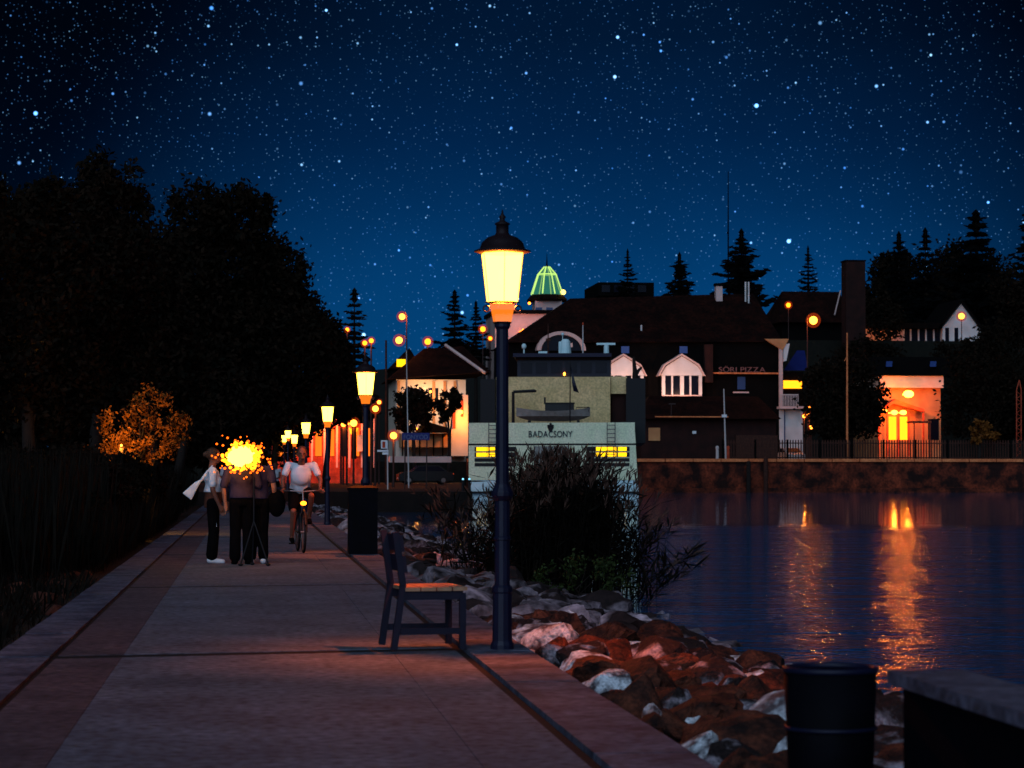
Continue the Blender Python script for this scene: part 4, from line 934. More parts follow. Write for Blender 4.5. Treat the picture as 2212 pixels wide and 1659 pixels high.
for a in (640, 705, 752): MB().ell(P(a, 915, aY2 - 2.2), .11, 8, 6).tube([P(a, 915, aY2 - 2.2), P(a, 912, aY2)], .03, 5).build('arcade_lamp', M_globe, t)
MB().prism([P(753, 924, aY2 - 2), P(774, 924, aY2 - 2), P(768, 938, aY2 - 2), P(758, 938, aY2 - 2)], (0, .4, 0)).build('lit_sign', M_winR, t)
MB().pbox(772, 940, 788, 975, aY2 - 1.2, .2).build('pale_board', M_creamw, t)
# low tan wall
tag(MB().pbox(841, 986, 975, 999, 182, .5).build('low_wall', M_pinkw), 'low pale terrace wall behind the dark parked car', 'wall')

# -- right side: houses on the slope
rY = 262
t = thing('brick_chimney', 'tall square dark brick chimney stack', 'chimney', (X(1850, rY), rY, TZ))
MB().box(X(1829, rY), X(1871, rY), rY, rY + 2.1, TZ, Z(560, rY)).build('stack', M_brick, t); MB().box(X(1827.5, rY), X(1872.5, rY), rY - .06, rY + 2.2, Z(560, rY) + .005, Z(557, rY)).build('rim', M_slate, t)
t = thing('ridge_house', 'dark house with a pale gable edge beside the tall chimney', 'building', (X(1750, 275), 275, TZ))
MB().box(X(1690, 275), X(1822, 275), 275, 285, TZ, Z(690, 275)).build('wall', M_slate, t)
MB().add([(X(1680, 275), 274, Z(695, 275)), (X(1838, 275), 274, Z(695, 275)), (X(1838, 275), 286, Z(695, 275)), (X(1680, 275), 286, Z(695, 275)), (X(1690, 280), 280, Z(627, 280)), (X(1815, 280), 280, Z(627, 280))], [(0, 1, 5, 4), (2, 3, 4, 5), (1, 2, 5), (3, 0, 4), (0, 3, 2, 1)]).build('roof', M_roof, t)
MB().tube([P(1815.5, 628, 278), P(1803, 680, 273.8)], .09, 5).build('verge_board', M_pinkw, t)
gY = 288
t = thing('gabled_villa', 'pale gabled villa with a lit side wing under the conifers', 'building', (X(2040, gY), gY, TZ))
MB().pprism([(2036, 745), (2036, 708), (2077, 655), (2120, 712), (2120, 745)], gY, 9).build('wall', M_white, t)
for s, uv in ((0, [(2030, 712), (2077, 652), (2077, 645), (2024, 712)]), (1, [(2124, 716), (2077, 652), (2077, 645), (2130, 716)])): MB().pprism(uv, gY - .6, 10).build('roof', M_slate, t)
for a in (2042, 2062): MB().pbox(a, 708, a + 8, 738, gY - .06, .05).build('window', M_glass, t)
MB().box(X(1872, gY), X(2034, gY), gY + 1, gY + 8, TZ, Z(706, gY)).build('wing_wall', M_pinkw, t)
MB().pbox(1952, 709, 2030, 743, gY + .9, .09).build('glass_front', M_glass, t)
for a in (1951, 1966, 1983, 1999, 2016): MB().pbox(a, 709, a + 3, 743, gY + .75, .14).build('post', M_white, t)
MB().box(X(1866, gY), X(2034, gY), gY - .6, gY + 9, Z(706, gY) + .01, Z(694, gY)).build('wing_roof', M_slate, t)
plight('villa_lamp_light', P(1912, 738, gY - 2.5), 260, (1, .30, .1), .15, t); MB().ell(P(1912, 742, gY - 2.5), .12, 8, 6).build('villa_lamp', M_globe_o, t)
c = P(1912, 742, gY - 2.5); MB().tube([(c.x, c.y, TZ), c], .04, 5).build('lamp_post', M_slate, t)
# terrace below the villa
mb = MB(); mb.box(X(1700, 268), X(2300, 268), 268, 300, TZ - 1, Z(745, 280)); struct(mb, 'hill_terrace', M_grass)
hl = MB(); hp_ = [(-400, 330, TZ - 1), (600, 330, TZ - 1)]
us = [380, 560, 700, 800, 900, 1100, 1300, 1500, 1700, 1900, 2100, 2300, 2500]; vt_ = [850, 830, 815, 800, 790, 740, 700, 690, 680, 640, 620, 610, 600]
ct = [P(u, v, 400) for u, v in zip(us, vt_)]; cb_ = [P(u, 985, 325) for u in us]; cf = [c_ + Vector((0, 600, 0)) for c_ in ct]; nn = len(us)
hl.add([Vector((c_.x, 325, TZ - .5)) for c_ in cb_] + ct + cf, [(i, i + 1, nn + i + 1, nn + i) for i in range(nn - 1)] + [(nn + i, nn + i + 1, 2 * nn + i + 1, 2 * nn + i) for i in range(nn - 1)]); struct(hl, 'hillside', M_grass)
# lit restaurant
eY = 240
t = thing('lit_restaurant', 'restaurant with a brightly lit fascia and entrance behind the fence', 'building', (X(1965, eY), eY, TZ))
MB().box(X(1896, eY), X(2032, eY), eY, eY + 10, TZ, Z(836, eY)).build('wall', M_orangew, t)
MB().box(X(1894, eY), X(2034, eY), eY - .8, eY + 10.4, Z(836, eY) + .01, Z(810, eY)).build('fascia', M_creamw, t)
rf = MB().add([(X(1870, eY), eY - 1.2, Z(809, eY)), (X(2060, eY), eY - 1.2, Z(809, eY)), (X(2060, eY), eY + 12, Z(809, eY)), (X(1870, eY), eY + 12, Z(809, eY)), (X(1880, eY + 5), eY + 5, Z(768, eY + 5)), (X(2050, eY + 5), eY + 5, Z(768, eY + 5))], [(0, 1, 5, 4), (2, 3, 4, 5), (1, 2, 5), (3, 0, 4), (0, 3, 2, 1)]).build('roof', M_slate, t)
for a in (1914, 2009): MB().prism([P(a, 792, eY - .2), P(a + 13, 792, eY - .2), P(a + 14, 781, eY + 1.4), P(a + 1, 781, eY + 1.4)], (0, .06, .03)).build('skylight', M_skyl, rf)
MB().prism([P(1934, 862, eY - 1.5), P(1996, 884, eY - 1.5), P(1998, 890, eY - 1.5), P(1930, 872, eY - 1.5), P(1896, 895, eY - 1.5), P(1894, 889, eY - 1.5)], (0, 1.4, 0)).build('porch_roof', M_redw, t)
for a in (1897, 1916, 1940, 1962, 1994): MB().pbox(a, 892, a + 3, 985, eY - 1.4, .2).build('porch_post', M_redw, t)
for a in (1920, 1944): MB().pbox(a, 900, a + 16, 950, eY - .06, .05).build('window', M_winR, t)
MB().pbox(2005, 905, 2028, 950, eY - .06, .05).build('window', M_glass, t)
for u, v, rr_ in ((1962.5, 851, .46), (1911, 887.5, .22), (1932, 891, .3), (1951, 891, .3)):
    c = P(u, v, eY - 2.2); MB().ell(c, (rr_ * 1.2, rr_ * .6, rr_ * .8), 12, 8).tube([c, c + Vector((0, 2.2, 0))], .04, 5).build('wall_fill_lamp', M_hot if rr_ > .4 else M_globe, t)
plight('fascia_lamp_light', P(1962, 862, eY - 2.9), 1100, (1, .17, .016), .3, t); plight('porch_lamp_light', P(1931, 905, eY - 3.2), 800, (1, .2, .02), .2, t)
# pergola
t = thing('pergola', 'small reddish pergola frame beside the restaurant', 'pergola', (X(1990, 226), 226, TZ))
for a in (1974, 2008): MB().pbox(a, 912, a + 2.5, 990, 226, .1).build('post', M_redw, t)
MB().pbox(1972, 909, 2012, 913, 225.9, 2.2).build('top', M_redw, t)

# ---------------------------------------------------------------- street lamps of the town (globes on posts)
def globe_lamp(label, u, v, Y, rpx, power, m=M_globe, arm=0, zb=None, col=WARM):
    c = P(u, v, Y); zb = (TZ if Y > 200 else .45) if zb is None else zb; t = thing('globe_lamp', label, 'street lamp', (c.x + pw(arm, Y), Y, zb)); r0 = rpx * Y / F
    MB().tube([(c.x + pw(arm, Y), Y, zb), (c.x + pw(arm, Y), Y, c.z - r0 * (.9 if not arm else -.2))], [.08, .05], 7).build('post', M_steel, t)
    if arm: MB().tube([(c.x + pw(arm, Y), Y, c.z + r0 * .2), (c.x + pw(arm * .6, Y), Y, c.z + r0 * 1.3), (c.x, Y, c.z + r0 * .8)], [.05, .045, .04], 6).build('arm', M_steel, t)
    MB().lathe([(r0 * .3, c.z - r0 * 1.05), (r0 * .45, c.z - r0 * .85)], (c.x, Y, 0), 8).build('collar', M_steel, t)
    MB().ell(c, r0 * .82, 14, 10).build('bulb', m, t, True)
    if rpx > 3: MB().ell(c, r0 * 1.5, 16, 12).build('globe', M_halo, t, True)  # glowing shell added round the bulb, shaped as its halo
    if power: plight('globe_light', c - Vector((0, r0 * 1.05, .05)), power, col, .1, t)
globe_lamp('tall lamp highest of the cluster left of the ship', 868.5, 684, 198, 8, 500, arm=10)
globe_lamp('tall lamp just below the highest one by the small gable', 862, 735, 212, 9, 300, arm=17)
globe_lamp('lamp peeping over the roof of the lit cream house', 924, 738, 230, 8, 240, M_globe_o)
globe_lamp('twin lamp in the reddish conifer, lower bulb', 788, 741, 152, 6, 70, M_globe_o)
globe_lamp('twin lamp in the reddish conifer, upper bulb', 802, 736, 152, 6, 70, M_globe_o)
globe_lamp('small orange lamp at the tip of the dark trees', 750, 712, 158, 5, 40, M_globe_o)
globe_lamp('small red lamp left of the nearest lantern funnel', 1043, 711, 240, 7, 150, M_globe_o)
globe_lamp('small lamp below the red one behind the lantern post', 1059, 731, 240, 5, 0, M_globe_o)
globe_lamp('globe lamp beside the funnel of the second lantern', 811, 883, 150, 8, 160)
globe_lamp('tiny globe lamp above another globe near the second lantern', 819, 869, 170, 5, 0)
globe_lamp('large globe lamp beside the blue town sign', 850, 941, 135, 9, 260)
globe_lamp('bright globe lamp left of the second lantern post', 764, 914, 150, 9, 300)
globe_lamp('globe lamp between the second and third lanterns', 742, 916, 160, 7, 220)
globe_lamp('orange globe lamp touching the third lantern', 737, 891, 165, 6, 200, M_globe_o)
globe_lamp('bright curved arm street lamp above the blue awning', 1757, 692, 230, 11, 900, arm=-14)
globe_lamp('small orange lamp on the ridge house wall', 1703, 659, 262, 6, 120, M_globe_o)
globe_lamp('street lamp glowing in front of the villa gable', 2077, 683, 284, 8, 110)
globe_lamp('low park lamp half hidden by the leaves of the golden bush', 262, 962, 50.6, 2.9, 330, M_globe, zb=GB, col=(1, .40, .04))
for u, v, Y, lb in ((1745, 893, 228, 'small bulb beside the balcony corner'), (1752, 923, 226, 'small bulb low beside the pale side wall'), (1748, 882, 229, 'small bulb just under the balcony end'), (1737, 899, 229, 'yellow bulb nearest the pale side wall'), (2145, 815, 235, 'tiny light in the dark tree by the restaurant'), (1815, 822, 235, 'tiny light in the broad dark tree')):
    globe_lamp(lb, u, v, Y - 13 if u > 1800 else Y, 4.5 if u < 1800 else 2.2, 320 if u < 1740 else (60 if u < 1760 else 0), M_globe_o if u > 1800 else M_globe)
# the bright post decorated with lit ribs under the curved lamp
# poles
c = P(1830, 990, 208); tag(MB().tube([(c.x, 208, TZ), P(1830, 719, 208)], [.11, .07], 7).tube([P(1830, 770, 208), P(1824, 780, 208)], .04, 5).build('utility_pole', M_cope), 'tall thin orange lit pole in front of the broad dark tree', 'pole')
c = P(1573, 700, 293); tag(MB().tube([(c.x, 293, TZ), P(1573, 500, 293), P(1573, 370, 293)], [.12, .09, .045], 6).lathe([(.14, P(1573, 505, 293).z), (.14, P(1573, 501, 293).z)], (c.x, 293, 0), 6).build('antenna_mast', M_slate), 'very thin tall antenna mast beside the largest spruce', 'mast')
c = P(835, 1000, 165); tag(MB().tube([(c.x, 165, .45), P(834, 735, 165)], [.10, .07], 7).build('utility_pole', M_fence), 'dull brown pole behind the second lantern', 'pole')
c = P(883, 1012, 128); tag(MB().tube([(c.x, 128, .45), P(878, 757, 128)], [.04, .022], 6).build('flag_pole', M_pole), 'thin white pole behind the blue town sign', 'pole')
t = thing('lattice_mast', 'reddish steel lattice mast at the end of the fence', 'mast', (X(2201, 209), 209, TZ))
for a in (2196, 2206): MB().tube([P(a, 990, 209), P(a, 842, 209), P(2202, 821, 209)], .05, 5).build('leg', M_redw, t)
for k in range(9):
    v_ = 985 - k * 15.5; MB().tube([P(2196, v_, 209), P(2206, v_ - 7.5, 209), P(2196, v_ - 15, 209)], .03, 4).build('brace', M_redw, t)

# ---------------------------------------------------------------- signs at the landing
sY = 122
t = thing('town_sign', 'blue sign board with white letters on two posts', 'sign', (X(898, sY), sY, .45))
for a in (875, 922): MB().tube([(X(a, sY), sY + .06, .45), P(a, 951, sY + .06)], .035, 7).build('post', M_steel, t)
MB().pbox(868, 935, 928, 950.5, sY - .02, .05).build('board', M_signb, t)
text('FONYÓD', 'letter', M_signgrey, t, P(898, 948.5, sY - .03), pw(13.5, sY), pw(52, sY), .012)
t = thing('notice_sign', 'white notice boards on a thin pale post left of the globe lamp', 'sign', (X(838, sY), sY - 4, .45))
MB().tube([(X(838, sY - 4), sY - 4, .45), P(837, 952, sY - 4)], .035, 6).build('post', M_pole, t)
MB().pbox(823, 951, 837, 969, sY - 4.08, .04).build('board', M_signw, t); MB().pbox(826, 954, 832, 967, sY - 4.10, .015).build('picture', M_redw, t)
MB().pbox(815, 972, 839, 976, sY - 4.08, .04).build('arrow_board', M_signw, t); MB().pbox(826, 977, 839, 982, sY - 4.08, .04).build('lower_board', M_signw, t)

# ---------------------------------------------------------------- cars
def car(label, c, rz, s, mbody, front=True):
    t = thing('parked_car', label, 'car', (0, 0, 0)); L_, Wd = 4.2, 1.72
    prof = [(-2.1, .28), (-2.1, .78), (-1.75, .92), (-1.1, .98), (-.55, 1.42), (.95, 1.45), (1.65, .98), (2.05, .9), (2.1, .5), (2.05, .28)]
    MB().prism([(x, -Wd / 2, z) for x, z in prof], (0, Wd, 0)).build('body', mbody, t)
    MB().prism([(x, -Wd / 2 - .006, z) for x, z in ((-1.0, 1.0), (-.52, 1.36), (.9, 1.38), (1.45, 1.0))], (0, Wd + .012, 0)).build('side_windows', M_glass, t)
    MB().prism([(-1.10, -.7, 1.0), (-.57, -.62, 1.40), (-.57, .62, 1.40), (-1.10, .7, 1.0)], (-.012, 0, .012)).build('windscreen', M_glass, t)
    for x in (-1.35, 1.3):
        for y_ in (-.8, .8):
            w_ = MB().torus((x, y_, .32), (0, 1, 0), .24, .085, 18, 8).build('wheel', M_rubber, t, True); MB().tube([(x, y_ - .07, .32), (x, y_ + .07, .32)], .17, 14).build('rim', M_chrome, w_)
    for y_ in (-.62, .62):
        MB().ell((-2.08, y_, .68), (.05, .17, .09), 10, 6).build('headlight', M_chrome, t); MB().ell((2.08, y_, .78), (.03, .12, .08), 10, 6).build('tail_light', M_red, t)
    MB().box(-2.12, -2.10, -.26, .26, .42, .53).build('number_plate', M_signw, t)
    t.location = c; t.rotation_euler = (0, 0, rz); t.scale = (s, s, s)
c = P(1714, 960, 224); car('white parked car in front of the pale side wall', (c.x, 225, TZ), R(90), 1, M_carw)
c = P(918, 1042, 168); car('dark parked car behind the blue town sign', (c.x, 168, .45), R(4), .92, M_card)
for u in (1000, 1014):
    c = P(u, 1035, 108); o = MB().lathe([(.07, .45), (.06, c.z - .06), (.075, c.z - .05), (.06, c.z - .035)], (c.x, 108, 0), 8)
    t = thing('marker_post', 'short post with a small blue light on the landing edge', 'post', (c.x, 108, .45), 'blue marker posts'); o.build('post', M_black, t); MB().ell(c, .05, 8, 6).build('light', M_blu, t)

# ---------------------------------------------------------------- people
def remesh(mb, name, m, parent, vox=.011, sm=3):
    me = mb.mesh('tmp'); ob = bpy.data.objects.new('tmp', me); COL.objects.link(ob)
    a = ob.modifiers.new('r', 'REMESH'); a.mode = 'VOXEL'; a.voxel_size = vox; s_ = ob.modifiers.new('s', 'SMOOTH'); s_.iterations = sm; s_.factor = .5
    dg = bpy.context.evaluated_depsgraph_get(); dg.update(); out = bpy.data.meshes.new_from_object(ob.evaluated_get(dg)); bpy.data.objects.remove(ob)
    out.name = name; out.materials.clear(); out.materials.append(m)
    for p in out.polygons: p.use_smooth = True
    o = bpy.data.objects.new(name, out); COL.objects.link(o); o.parent = parent; return o
def hand(mb, w, d, side, curl=.3):
    """w wrist, d direction of the hand; palm, four fingers and a thumb"""
    w, d = Vector(w), Vector(d).normalized(); ax = Vector((0, 1, 0)); ax = (ax - d * ax.dot(d)).normalized(); nrm_ = d.cross(ax)
    mb.cap(w, w + d * .08, .026, .034); 
    for i, ln in enumerate((.062, .075, .07, .052)):
        b0 = w + d * .095 + ax * (.033 - .022 * i); b1 = b0 + d * ln * .55 + nrm_ * side * ln * curl * .3; b2 = b1 + d * ln * .4 + nrm_ * side * ln * curl
        mb.cap(b0, b1, .0105, .0095, 6); mb.cap(b1, b2, .0095, .008, 6)
    b0 = w + d * .03 + ax * .03; b1 = b0 + ax * .03 + d * .03; mb.cap(b0, b1, .013, .011, 6); mb.cap(b1, b1 + d * .03 + ax * .006, .011, .009, 6)
def person(label, base, face, J, shirt, trous, skin, hair='short', female=False, sleeve=.5, shirt_bottom=None, trouser_top=None, shoes=M_dark, extra=None, flare=0.0, voxel=.011, shorts=False):
    t = thing('person', label, 'person', (0, 0, 0))
    hd, nk, ch, pv = [Vector(J[k]) for k in ('head', 'neck', 'chest', 'pelvis')]
    b_ = MB(); up = (hd - nk).normalized()
    b_.ell(hd + Vector((0, 0, .015)), (.076, .094, .105), 14, 10); b_.ell(hd + Vector((0, .028, -.06)), (.052, .06, .055), 12, 8)
    b_.cap(hd + Vector((0, .092, -.0)), hd + Vector((0, .112, -.032)), .010, .015, 8)          # nose
    b_.ell(hd + Vector((0, .085, -.068)), (.026, .012, .008), 8, 6); b_.ell(hd + Vector((0, .082, -.082)), (.022, .012, .007), 8, 6)
    for s in (-1, 1): b_.ell(hd + Vector((s * .08, -.005, -.015)), (.011, .022, .034), 8, 6); b_.ell(hd + Vector((s * .032, .085, .022)), (.02, .012, .007), 8, 6)
    b_.cap(nk - up * .02, hd - up * .05, .056, .05)
    sw = .155 if female else .18; hw_ = .105
    b_.ell(ch, (sw * .88, .10, .17), 14, 10); b_.ell(ch.lerp(pv, .55), (sw * .74, .09, .17), 14, 10); b_.ell(pv, (sw * .85, .105, .12), 14, 10)
    for s, n_ in ((-1, 'l'), (1, 'r')):
        sh, el, wr = [Vector(J[k + n_]) for k in ('sh_', 'el_', 'wr_')]; hp, kn, an = [Vector(J[k + n_]) for k in ('hip_', 'kn_', 'an_')]
        b_.cap(ch + Vector((s * .05, 0, .13)), sh, .055, .052); b_.cap(sh, el, .047, .038); b_.cap(el, wr, .038, .026); hand(b_, wr, Vector(J.get('hd_' + n_, tuple((wr - el).normalized()))), s, J.get('curl', .35))
        b_.cap(hp, kn, .076, .052); b_.cap(kn, an, .053, .035); ft = Vector(J.get('ft_' + n_, (0, 1, -.12))).normalized(); b_.cap(an + Vector((0, -.02, -.035)), an + ft * .15 + Vector((0, 0, -.045)), .036, .03)
    body = remesh(b_, 'body', skin, t, voxel)
    for s in (-1, 1): MB().ell(hd + Vector((s * .032, .083, .002)), (.013, .008, .007), 8, 6).build('eye', M_black, t)
    # shirt
    s_ = MB(); bot = pv.lerp(ch, .12) if shirt_bottom is None else pv.lerp(ch, shirt_bottom)
    nkc = nk.lerp(ch, .25); s_.etube([(nkc, sw * .42, .075), (nk.lerp(ch, .45), sw * .85, .10), (ch, sw * .98, .124), (ch.lerp(bot, .3) + Vector((0, .03, 0)), sw * .95, .13), (ch.lerp(bot, .6) + Vector((0, .025, 0)), sw * .92, .13), (bot, sw * .97, .126), (bot + Vector((0, 0, -.03)), sw * .98, .128)])
    if shirt_bottom is None or shirt_bottom < .2: s_.ell(ch, (sw * .94, .122, .18), 14, 10); s_.ell(ch.lerp(pv, .5), (sw * .80, .106, .2), 14, 10)
    if female: s_.ell(ch + Vector((-.06, .085, -.02)), (.06, .06, .06)); s_.ell(ch + Vector((.06, .085, -.02)), (.06, .06, .06))
    for n_, s in (('l', -1), ('r', 1)):
        sh, el = Vector(J['sh_' + n_]), Vector(J['el_' + n_]); s_.cap(ch + Vector((s * .06, 0, .12)), sh, .068, .064); s_.cap(sh, sh.lerp(el, sleeve), .062, .06)
    remesh(s_, 'shirt', shirt, t, .013)
    # trousers
    q = MB(); tt = pv if trouser_top is None else pv.lerp(ch, trouser_top); q.etube([(pv + Vector((0, 0, .13)), sw * .80, .10), (pv + Vector((0, 0, .04)), sw * .88, .108), (pv + Vector((0, 0, -.06)), sw * .95, .112), (pv + Vector((0, 0, -.11)), sw * .80, .10)])
    for n_ in 'lr':
        hp, kn, an = [Vector(J[k + n_]) for k in ('hip_', 'kn_', 'an_')]
        if shorts: q.cap(hp, hp.lerp(kn, .8), .10, .088)
        else: q.cap(hp, kn, .095, .07 + flare * .4); q.cap(kn, an + Vector((0, 0, .03)), .068 + flare * .4, .055 + flare)
    remesh(q, 'shorts' if shorts else 'trousers', trous, t, .013)
    for n_ in 'lr':
        an = Vector(J['an_' + n_]); ft = Vector(J.get('ft_' + n_, (0, 1, -.12))).normalized(); e = MB(); e.cap(an + Vector((0, -.03, -.04)), an + ft * .16 + Vector((0, 0, -.046)), .045, .037); remesh(e, 'shoe', shoes, t, .01)
    h_ = MB(); h_.ell(hd + Vector((0, -.018, .035)), (.088, .098, .098), 14, 10)
    if hair == 'long': h_.ell(hd + Vector((0, -.06, -.05)), (.08, .06, .13))
    if hair == 'tied': h_.ell(hd + Vector((0, -.11, .03)), (.045, .05, .045))
    me = remesh(h_, 'hair', M_hair, t, .012); bm = bmesh.new(); bm.from_mesh(me.data)
    bmesh.ops.delete(bm, geom=[v for v in bm.verts if v.co.y - hd.y > .055 and v.co.z - hd.z < .06], context='VERTS'); bm.to_mesh(me.data); bm.free()
    if extra: extra(t)
    t.rotation_euler = (0, 0, face); t.location = base; return t
def stand(h=1.7, arms=None, stance=.10):
    k = h / 1.72; J = {'head': (0, .01, 1.60), 'neck': (0, -.01, 1.45), 'chest': (0, -.01, 1.25), 'pelvis': (0, 0, .95)}
    for s, n_ in ((-1, 'l'), (1, 'r')):
        J['sh_' + n_] = (s * .19, -.01, 1.40); J['el_' + n_] = (s * .245, -.04, 1.11); J['wr_' + n_] = (s * .25, .05, .88)
        J['hip_' + n_] = (s * .09, 0, .90); J['kn_' + n_] = (s * stance, .02, .49); J['an_' + n_] = (s * stance * 1.1, -.01, .085)
    if arms: J.update(arms)
    return {a: (tuple(x * k for x in b2) if isinstance(b2, tuple) and not a.startswith(('hd_', 'ft_')) else b2) for a, b2 in J.items()}
def bag_white(t):
    b_ = MB(); b_.tube([(.13, .0, 1.40), (.17, -.10, 1.28), (.18, -.16, 1.18)], [.014, .02, .025], 8); b_.prism([(.165, -.12, 1.22), (.165, -.17, 1.16), (.15, -.30, .90), (.15, -.43, 1.0), (.15, -.25, 1.16)], (.05, 0, 0))
    remesh(b_, 'shoulder_bag', M_wshirt, t, .014); MB().box(.12, .14, .03, .06, .52, .62).build('phone', M_signw, t); w_ = MB(); w_.etube([((0, 0, 1.07), .118, .098), ((0, 0, .97), .142, .118), ((0, 0, .86), .152, .128), ((0, 0, .79), .15, .125)]); remesh(w_, 'hip_wrap', M_brown, t, .013)
w = G(459, 1216); person('woman in a white top facing the bright lamp, pale bag over her shoulder', (w.x, w.y, 0), R(-90), stand(1.64, {'sh_l': (-.15, 0, 1.38), 'sh_r': (.15, 0, 1.38), 'el_r': (.17, .0, 1.10), 'wr_r': (.15, .10, .87), 'el_l': (-.17, .05, 1.12), 'wr_l': (-.12, .18, .92)}, .07),
       M_wshirt, M_dark, M_tan, 'tied', True, .7, .48, .0, M_wshirt, bag_white, .03)
def bag_black(t):
    b_ = MB(); b_.ell((.27, .02, .86), (.13, .12, .2), 12, 10); b_.tube([(.25, .0, 1.02), (.20, -.06, 1.25), (.12, -.03, 1.43)], .022, 6); remesh(b_, 'shoulder_bag', M_dark, t, .014)
w = G(522, 1219); person('person in a grey shirt and black trousers seen from behind', (w.x, w.y, 0), R(8), stand(1.68, {'el_l': (-.27, .0, 1.12), 'wr_l': (-.24, .02, .88), 'wr_r': (.2, .22, 1.18), 'el_r': (.25, .03, 1.12)}, .09), M_gshirt, M_dark, M_skin, 'short', False, .9, None, None, M_dark, None, .03)
w = G(556, 1218); person('person with a black shoulder bag seen from behind beside the tripod', (w.x, w.y + .05, 0), R(-6), stand(1.66, {'wr_l': (-.17, .2, 1.2), 'el_l': (-.23, .05, 1.12)}, .08), M_gshirt, M_dark, M_skin, 'long', True, .6, None, None, M_wshirt, bag_black, .02)
w = G(493, 1107); person('walker in a white shirt further along the path behind the group', (w.x, w.y, 0), R(180), stand(1.72), M_wshirt, M_gshirt, M_skin, 'short', False, .6, voxel=.016)
w = G(595, 1090); person('walker in a white vest and black trousers far along the path', (w.x, w.y, 0), R(150), stand(1.7, {'wr_l': (-.12, .2, 1.05), 'el_l': (-.22, .04, 1.1)}), M_wshirt, M_dark, M_tan, 'short', True, .15, voxel=.018)
w = G(581, 1086); person('dark clothed walker beside the white vest walker far along the path', (w.x, w.y, 0), R(185), stand(1.74), M_dark, M_dark, M_tan, 'short', False, .6, voxel=.018)
# tripod lamp of the group
tb = G(548, 1222); lz_ = P(521, 986, tb.y).z; lxp = P(521, 986, tb.y).x
t = thing('tripod_lamp', 'very bright lamp, its glare shaped as sparks, on a thin black tripod beside the group', 'lamp', (tb.x, tb.y, 0))
top = Vector((tb.x, tb.y, 1.22))
MB().tube([(tb.x, tb.y, .55), top, (lxp, tb.y, lz_ - .05)], [.013, .012, .010], 8).build('column', M_black, t)
for a in (-25, 95, 215):
    d = Vector((math.cos(R(a)), math.sin(R(a)), 0)); foot = Vector((tb.x, tb.y, .02)) + d * .22
    lg = MB().tube([Vector((tb.x, tb.y, .62)), foot], .011, 6).build('leg', M_black, t); MB().ell(foot, (.035, .035, .02), 10, 6).build('foot', M_rubber, lg)
hx = Vector((lxp, tb.y, lz_))
rl = random.Random(4)
M_sp1 = emat('spark_yellow', (1, .21, .006), 6); M_sp2 = emat('spark_orange', (1, .10, .004), 4)
MB().ell(hx + Vector((0, -.04, 0)), (.15, .06, .11), 16, 12).build('bulb', M_hot, t, True)
spark = MB().ell((0, 0, 0), 1.0, 7, 5).mesh('spark')
for p_ in spark.polygons: p_.use_smooth = True
sparks = []
for m_ in (M_hot, M_sp1, M_sp2): k_ = spark.copy(); k_.materials.append(m_); sparks.append(k_)
for i in range(250):
    a = rl.uniform(0, 6.283); q = .28 + abs(rl.gauss(0, .34)); q = min(q, 1.3); r0 = .034 * (1 - .62 * min(q, 1)) * rl.uniform(.6, 1.3)
    o = bpy.data.objects.new('glare_spark', sparks[0 if q < .48 else (1 if q < .78 else 2)]); COL.objects.link(o); o.parent = t; o.scale = (r0 * 1.1, r0 * .8, r0)  # small glowing balls shape the glare burst around the lamp
    o.location = hx + Vector((math.cos(a) * q * .38, rl.uniform(-.06, .06), math.sin(a) * q * .27)) - org(t)
plight('tripod_light', hx + Vector((0, -.34, .03)), 7, (1, .42, .05), .06, t)

# ---------------------------------------------------------------- cyclist
cb = G(651, 1195)
bk = thing('bicycle', 'black bicycle ridden towards the lake bench by the man in white', 'bicycle', (0, 0, 0))
for yy_, nm in ((.52, 'wheel'), (-.52, 'wheel')):
    w_ = MB().torus((0, yy_, .335), (1, 0, 0), .315, .02, 36, 8).build('wheel', M_rubber, bk, True)
    MB().torus((0, yy_, .335), (1, 0, 0), .292, .010, 36, 6).build('rim', M_chrome, w_)
    sp_ = MB()
    for k in range(14): a = 2 * math.pi * k / 14; sp_.tube([(.02 * (-1) ** k, yy_, .335), (0, yy_ + .29 * math.cos(a), .335 + .29 * math.sin(a))], .0018, 3)
    sp_.build('spokes', M_chrome, w_); MB().tube([(-.05, yy_, .335), (.05, yy_, .335)], .022, 8).build('hub', M_chrome, w_)
fr = MB(); A_, Bq, Cq_, Dq = (0, .40, .86), (0, -.18, .78), (0, -.06, .30), (0, .43, .70)
for a, c in ((Dq, Cq_), (A_, Bq), (Bq, Cq_), (A_, Dq)): fr.tube([a, c], .018, 8)
for s in (-1, 1): fr.tube([Cq_, (s * .06, -.52, .335)], .011, 6); fr.tube([Bq, (s * .06, -.52, .335)], .009, 6)
fr.build('frame', M_black, bk)
fk = MB()
for s in (-1, 1): fk.tube([Dq, (s * .05, .45, .62), (s * .055, .52, .335)], .012, 6)
fk.build('fork', M_black, bk)
MB().tube([(0, .41, .84), (0, .37, .98)], .014, 8).tube([(-.30, .26, 1.0), (-.2, .36, 1.0), (0, .38, .985), (.2, .36, 1.0), (.30, .26, 1.0)], .012, 8).build('handlebar', M_chrome, bk)
for s in (-1, 1): MB().tube([(s * .30, .26, 1.0), (s * .31, .17, .995)], .016, 8).build('grip', M_rubber, bk)
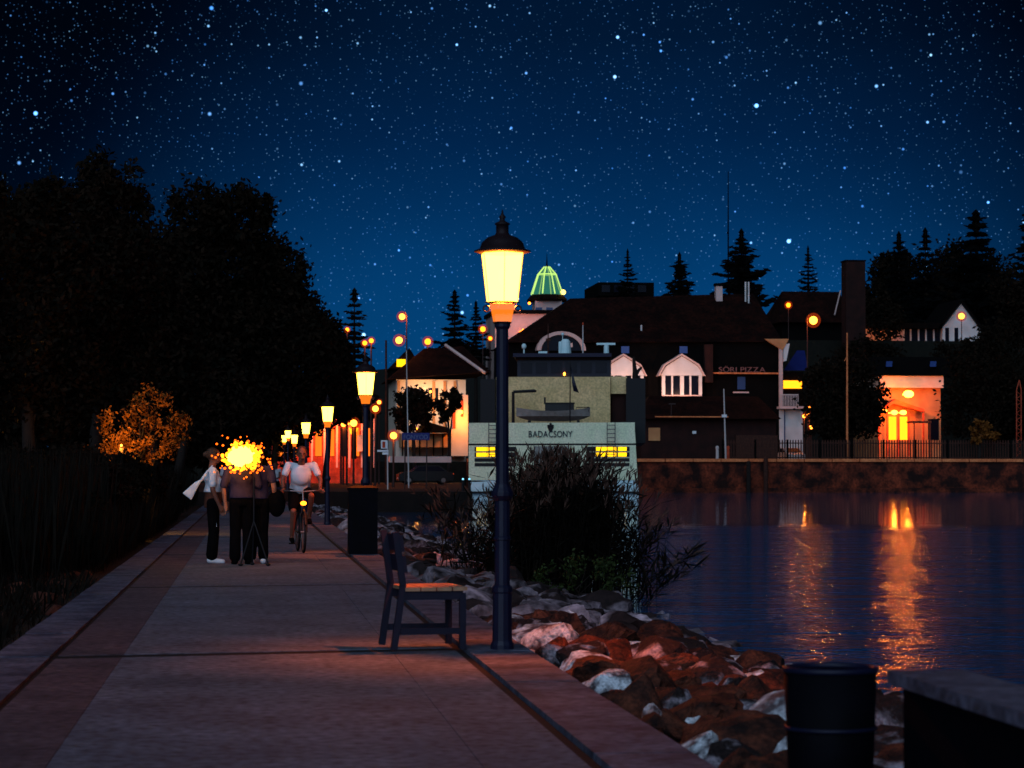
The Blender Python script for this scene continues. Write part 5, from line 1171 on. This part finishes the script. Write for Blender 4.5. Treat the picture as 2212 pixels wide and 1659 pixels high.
MB().tube([Bq, (0, -.22, .90)], .013, 8).build('seat_post', M_chrome, bk); MB().ell((0, -.22, .925), (.08, .13, .035), 12, 8).build('saddle', M_black, bk)
MB().ell((0, .47, .80), (.05, .045, .035), 12, 8).build('front_lamp', M_globe_o, bk)
MB().torus(Cq_, (1, 0, 0), .09, .006, 24, 5).build('chainring', M_chrome, bk)
MB().tube([(.07, -.06, .30), (.085, -.04, .14)], .011, 6).build('crank', M_chrome, bk); MB().tube([(-.07, -.06, .30), (-.085, -.08, .46)], .011, 6).build('crank', M_chrome, bk)
for s, z, y_ in ((1, .14, -.04), (-1, .46, -.08)): MB().box(s * .09, s * .19, y_ - .04, y_ + .04, z - .012, z + .012).build('pedal', M_rubber, bk)
ms = MB(); tt_ = []
for k in range(7): a = R(20 + 140 * k / 6); tt_.append((0, .52 + .355 * math.cos(a), .335 + .355 * math.sin(a)))
MB().tube(tt_, .022, 6).build('mudguard', M_black, bk)
bk.location = (cb.x, cb.y + .55, 0); bk.rotation_euler = (0, 0, R(180 + 4))
J = {'head': (0, .16, 1.60), 'neck': (0, .06, 1.46), 'chest': (0, .02, 1.26), 'pelvis': (0, -.19, 1.02),
     'sh_l': (-.21, .05, 1.41), 'sh_r': (.21, .05, 1.41), 'el_l': (-.31, .10, 1.17), 'el_r': (.31, .10, 1.17), 'wr_l': (-.30, .14, 1.03), 'wr_r': (.30, .14, 1.03), 'hd_l': (0, .9, -.3), 'hd_r': (0, .9, -.3), 'curl': .7,
     'hip_l': (-.10, -.17, .98), 'hip_r': (.10, -.17, .98), 'kn_l': (-.15, .22, .92), 'kn_r': (.13, .13, .66), 'an_l': (-.14, -.04, .56), 'an_r': (.14, -.07, .25), 'ft_l': (0, 1, -.15), 'ft_r': (0, 1, -.15)}
pc = person('man in a white t-shirt and black shorts riding the bicycle', (0, 0, 0), 0, J, M_wshirt, M_dark, M_tan, 'short', False, .55, .1, None, M_dark, None, 0, .010, True)
pc.location = (cb.x, cb.y + .55, 0); pc.rotation_euler = (0, 0, R(184))
